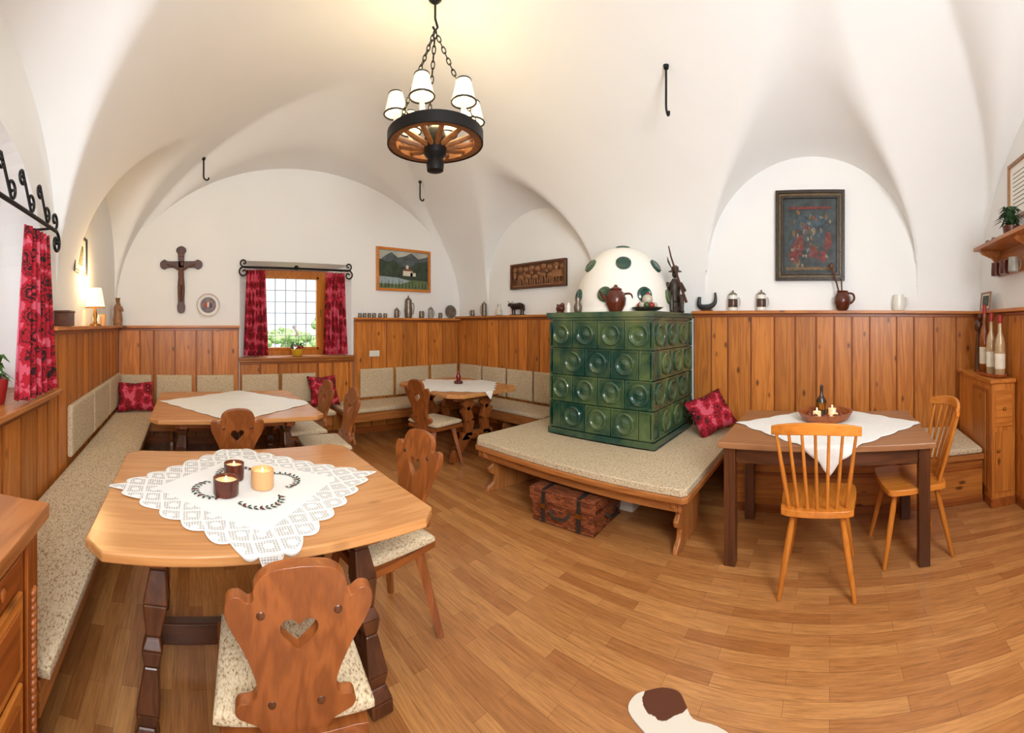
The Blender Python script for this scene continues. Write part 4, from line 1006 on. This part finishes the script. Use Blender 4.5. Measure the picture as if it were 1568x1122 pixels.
# ---- candles, bowl
m=M()
for i,(x,y,r,h,mt) in enumerate(((.15,1.66,.052,.065,BROWNCER),(.31,1.71,.048,.075,plain('beige_candle',(.7,.6,.4))),(.20,1.82,.045,.07,BROWNCER))):
    m.lathe([(r*.95,.759),(r,.764),(r*1.02,.76+h),(r*.93,.76+h),(r*.9,.76+h*.75),(.004,.76+h*.75)],mt,(x,y,0))
    m.lathe([(r*.9,.76+h*.8),(.004,.76+h*.82)],plain('candle_wax',srgb(235,200,150),.4,emit=(1,.55,.22),es=.4),(x,y,0))
    m.ball((x,y,.76+h*.95),(.004,.004,.011),FLAME,8,6)
m.done('candle_group')
m=M(); BW=wood('bowl_wood',srgb(120,56,24),srgb(178,98,48),'X')
m.lathe([(.14,.0),(.17,.01),(.195,.05),(.20,.062),(.18,.06),(.16,.02),(.003,.018)],BW,seg=40)
for (x,y,r,h) in ((-.06,.06,.03,.05),(-.05,-.06,.03,.035),(.07,-.05,.03,.045)): m.lathe([(r,.02),(r,.02+h),(r*.3,.02+h)],plain('candle_wax2',srgb(235,205,160),.4,emit=(1,.6,.3),es=.4),(x,y,0)); m.ball((x,y,.035+h),(.004,.004,.012),FLAME,8,6)
LG=plain('lantern_glass',srgb(60,50,40),.15,noise=.3)
m.lathe([(.035,.02),(.038,.06),(.038,.13),(.02,.16),(.012,.18),(.012,.23),(.018,.235),(.004,.25)],LG,(.03,.03,0)); m.lathe([(.0395,.07),(.0395,.12),(.036,.122)],BRASS,(.03,.03,0))
for k in range(10): a=k*.63; m.ball((.12*cos(a),.12*sin(a),.04),.02,plain('dried_fruit',srgb(120,50,24),.5,noise=.4))
m.done('wooden_bowl',loc=(2.99,.03,.757))
m=M(); m.lathe([(.05,.0),(.055,.015),(.045,.03),(.003,.03)],BROWNCER); m.lathe([(.025,.03),(.03,.08),(.015,.12),(.012,.14)],plain('red_glass',srgb(120,20,20),.15)); m.done('oil_lamp',loc=(2.95,3.80,.757))

# ---- window plants
rp=random.Random(9)
def leafy(m,n,h0,l0,l1,z1,w,mat,ymin=None):
    for k in range(n):
        a=k*2.4;L_=l0+l1*rp.random(); d=Vector((cos(a),sin(a),0)); 
        if ymin is not None and d.y*L_<ymin: L_=ymin/d.y
        zz=z1*rp.random()
        p0=Vector((0,0,h0)); p1=p0+d*L_*.5+Vector((0,0,zz+.03));p2=p0+d*L_+Vector((0,0,zz-.01)); s=Vector((-d.y,d.x,0))*w
        m.add([p0-s*.3,p0+s*.3,p1+s,p1-s,p2],[(0,1,2,3),(3,2,4)],mat)
m=M(); m.lathe([(.05,0),(.06,.01),(.085,.09),(.08,.095),(.07,.08),(.003,.08)],plain('yellow_pot',srgb(214,168,40),.3))
leafy(m,14,.08,.14,.07,.08,.026,LEAF)
m.tube(cat([(0,0,.08),(.02,0,.22),(-.02,0,.33),(-.06,0,.36)],3),.004,LEAF)
for k in range(6): m.ball((-.0-.013*k+.02,.0,.25+.025*k),(.018,.01,.016),plain('orchid_petal',srgb(240,225,235),.5))
for k in range(9): a=k*.9; m.ball((.06*cos(a),.06*sin(a),.11),.026,plain('red_berry',srgb(180,24,24),.4))
m.done('orchid_pot',loc=(1.36,YB+.02,1.051))
m=M(); m.lathe([(.06,0),(.065,.01),(.085,.13),(.08,.13),(.075,.11),(.003,.11)],plain('red_pot',srgb(150,30,30),.35)); leafy(m,18,.11,.09,.05,.12,.022,LEAF)
m.done('potted_plant',loc=(-.96,1.83,1.051))

# ---- corner cabinet with bottles
m=M(); x0,x1,y0,y1=2.97,3.78,YN+.045,-1.25
m.box(x0,x1,y0,y1,0,.985,pine('Z')); m.box(x0-.02,x1,y0,y1+.02,.985,1.015,pine('X')); m.box(x0-.01,x1,y0,y1+.01,0,.07,pined('X'))
m.box(x0+.06,x1-.4,y1,y1+.012,.12,.93,pined('Z')); m.box(x0+.09,x1-.43,y1+.012,y1+.018,.15,.90,pine('Z'))
m.box(x0-.012,x0,y0+.03,y1-.03,.12,.60,pine('Z')); m.box(x0-.012,x0,y0+.03,y1-.03,.64,.93,pine('Y')); m.ball((x0-.02,(y0+y1)/2,.78),.014,BRASS,10,8); m.ball((x0-.02,y1-.05,.45),.014,BRASS,10,8)
m.done('corner_cabinet',bevel=.004,smooth=False)
AMB=plain('amber_bottle',srgb(140,70,26),.08,coat=.6); CLR=plain('schnapps_bottle',srgb(180,150,110),.08,coat=.6); REDW=plain('red_wax',srgb(150,24,20),.4); LAB=plain('bottle_label',srgb(230,222,200),.7,noise=.1)
def bottle(loc,r,h,mat):
    m=M(); m.lathe([(r*.9,0),(r,.01),(r,h*.5),(r*.85,h*.6),(r*.38,h*.72),(r*.34,h*.9)],mat); m.lathe([(r*.42,h*.86),(r*.42,h*.98),(r*.2,h)],REDW); m.lathe([(r*1.01,h*.12),(r*1.015,h*.13),(r*1.015,h*.36),(r*1.01,h*.37)],LAB); m.done('liquor_bottle',loc=loc)
m=M(); m.lathe([(.17,0),(.19,.008),(.2,.03),(.19,.03),(.175,.014),(.003,.012)],BW,seg=36); ob=m.done('serving_tray',loc=(3.24,-1.36,1.016)); ob.scale=(1.25,.5,1)
bottle((3.40,-1.36,1.03),.046,.60,AMB); bottle((3.22,-1.35,1.03),.044,.52,CLR); bottle((3.06,-1.36,1.03),.044,.50,CLR)
m=M(); m.ball((0,0,.42),(.05,.04,.06),darkw('Z')); m.tube([(0,0,0),(.01,0,.2),(0,0,.4)],[.045,.03,.02],darkw('Z'),10); m.ball((.0,-.02,.50),(.03,.03,.035),BROWNCER); m.done('carved_bottle',loc=(3.55,-1.36,1.016))
m=M()
for k,x in enumerate((3.30,3.16)):
    m.tube(cat([(x-.05,YN+.10,2.155),(x,YN+.11,2.16),(x+.05,YN+.12,2.17),(x+.085,YN+.12,2.19)],3),[.022,.026,.03,.032,.032,.03,.028,.026,.024,.018],BLACK,10); m.lathe([(.03,2.131),(.028,2.15)],BLACK,(x,YN+.11,0))
m.done('antique_shoes')
m=M(); m.lathe([(.05,0),(.065,.08),(.06,.08),(.003,.07)],BROWNCER); leafy(m,80,.08,.07,.08,.12,.014,plain('dark_leaf',srgb(40,70,32),.5,noise=.4),ymin=-.11)
m.done('potted_fern',loc=(2.86,YN+.14,2.131))
for i,x in enumerate((3.0,2.83,3.17)):
    stein('hanging_mug',(x+.0,YN+.13,1.86),.04,.11,[BROWNCER,GREY,BROWNCER][i],rz=rad(-90))

# ---- dresser near left
m=M(); x0,x1,y0,y1=XL+.045,-.42,.30,1.05; D=pined
m.box(x0,x1,y0,y1,.0,.91,D('Z')); m.box(x0,x1+.035,y0-.02,y1+.03,.91,.95,benchw('Y')); m.box(x0,x1+.015,y0-.01,y1+.015,.885,.91,D('Y')); m.box(x0,x1+.015,y0,y1+.01,0,.08,D('Y'))
for a,b in ((.10,.30),(.33,.55),(.58,.78)):
    m.box(x1,x1+.014,y0+.07,y1-.11,a,b,pine('Y')); m.box(x1+.014,x1+.02,y0+.10,y1-.14,a+.03,b-.03,D('Y')); m.ball((x1+.03,(y0+y1)/2,(a+b)/2),.014,BRASS,10,8)
m.box(x1,x1+.012,y1-.075,y1-.005,.08,.88,D('Z'))
for k in range(30):
    z=.16+k*.02; m.ball((x1+.014,y1-.04,z),(.010,.016,.009),D('Z'),8,6,R=Matrix.Rotation(.5,3,'X'))
m.box(x1,x1+.01,y0+.07,y1-.11,.80,.87,D('Y'))
for k in range(14): m.ball((x1+.012,y0+.10+k*.033,.835),(.007,.013,.018),D('Z'),8,6)
m.done('wooden_dresser',bevel=.004)

# ------------------------------------------------------------------ camera
cam=bpy.data.cameras.new('camera'); co=bpy.data.objects.new('camera',cam); C.objects.link(co); SC.camera=co
co.location=(0,0,1.45); co.rotation_euler=(pi/2,0,-(784-290)/624)
cam.type='PANO'; cam.panorama_type='CENTRAL_CYLINDRICAL'
hu=784/624
cam.central_cylindrical_range_u_min=-hu; cam.central_cylindrical_range_u_max=hu
cam.central_cylindrical_range_v_min=-(1122-497)/624; cam.central_cylindrical_range_v_max=497/624
cam.central_cylindrical_radius=1.0
cam.lens=18; cam.clip_start=.02

# ------------------------------------------------------------------ lights
w=bpy.data.worlds.new('world'); SC.world=w; w.use_nodes=True
bg=w.node_tree.nodes['Background']; bg.inputs[0].default_value=(.88,.94,1,1); bg.inputs[1].default_value=1.25
def area(name,loc,target,size,power,c=(1,1,1),sy=None):
    l=bpy.data.lights.new(name,'AREA'); l.energy=power; l.color=c; l.size=size
    if sy: l.shape='RECTANGLE'; l.size_y=sy
    o=bpy.data.objects.new(name,l); C.objects.link(o); o.location=loc
    o.rotation_euler=(Vector(target)-Vector(loc)).to_track_quat('-Z','Y').to_euler(); return o
def point(name,loc,power,c,r=.04):
    l=bpy.data.lights.new(name,'POINT'); l.energy=power; l.color=c; l.shadow_soft_size=r
    o=bpy.data.objects.new(name,l); C.objects.link(o); o.location=loc; return o
area('added_fill_light',(.1,-1.2,2.3),(1.9,2.4,1.1),1.1,90,(.93,.97,1))  # fill lamp added behind the camera to brighten the room, no real fixture
area('added_up_fill',(.3,-.6,1.5),(1.5,1.4,3.6),.9,38,(.91,.96,1))  # added unseen up-light that lifts the vault, not an actual bounce
area('window_daylight',(1.36,6.4,3.1),(1.36,4.6,1.0),1.0,110,(.85,.94,1))
area('window_daylight',(-1.9,1.65,1.8),(1,1.9,.8),1.2,50,(.85,.94,1))
l=bpy.data.lights.new('sun','SUN'); l.energy=3.2; l.angle=.05; o=bpy.data.objects.new('sun',l); C.objects.link(o); o.rotation_euler=(rad(22),0,0)
point('chandelier_glow',(1.55,2.25,3.02),19,(1,.76,.38),.12)
point('lamp_glow',(-.80,3.40,1.86),10,(1,.68,.3),.04)
SC.view_settings.view_transform='Standard'
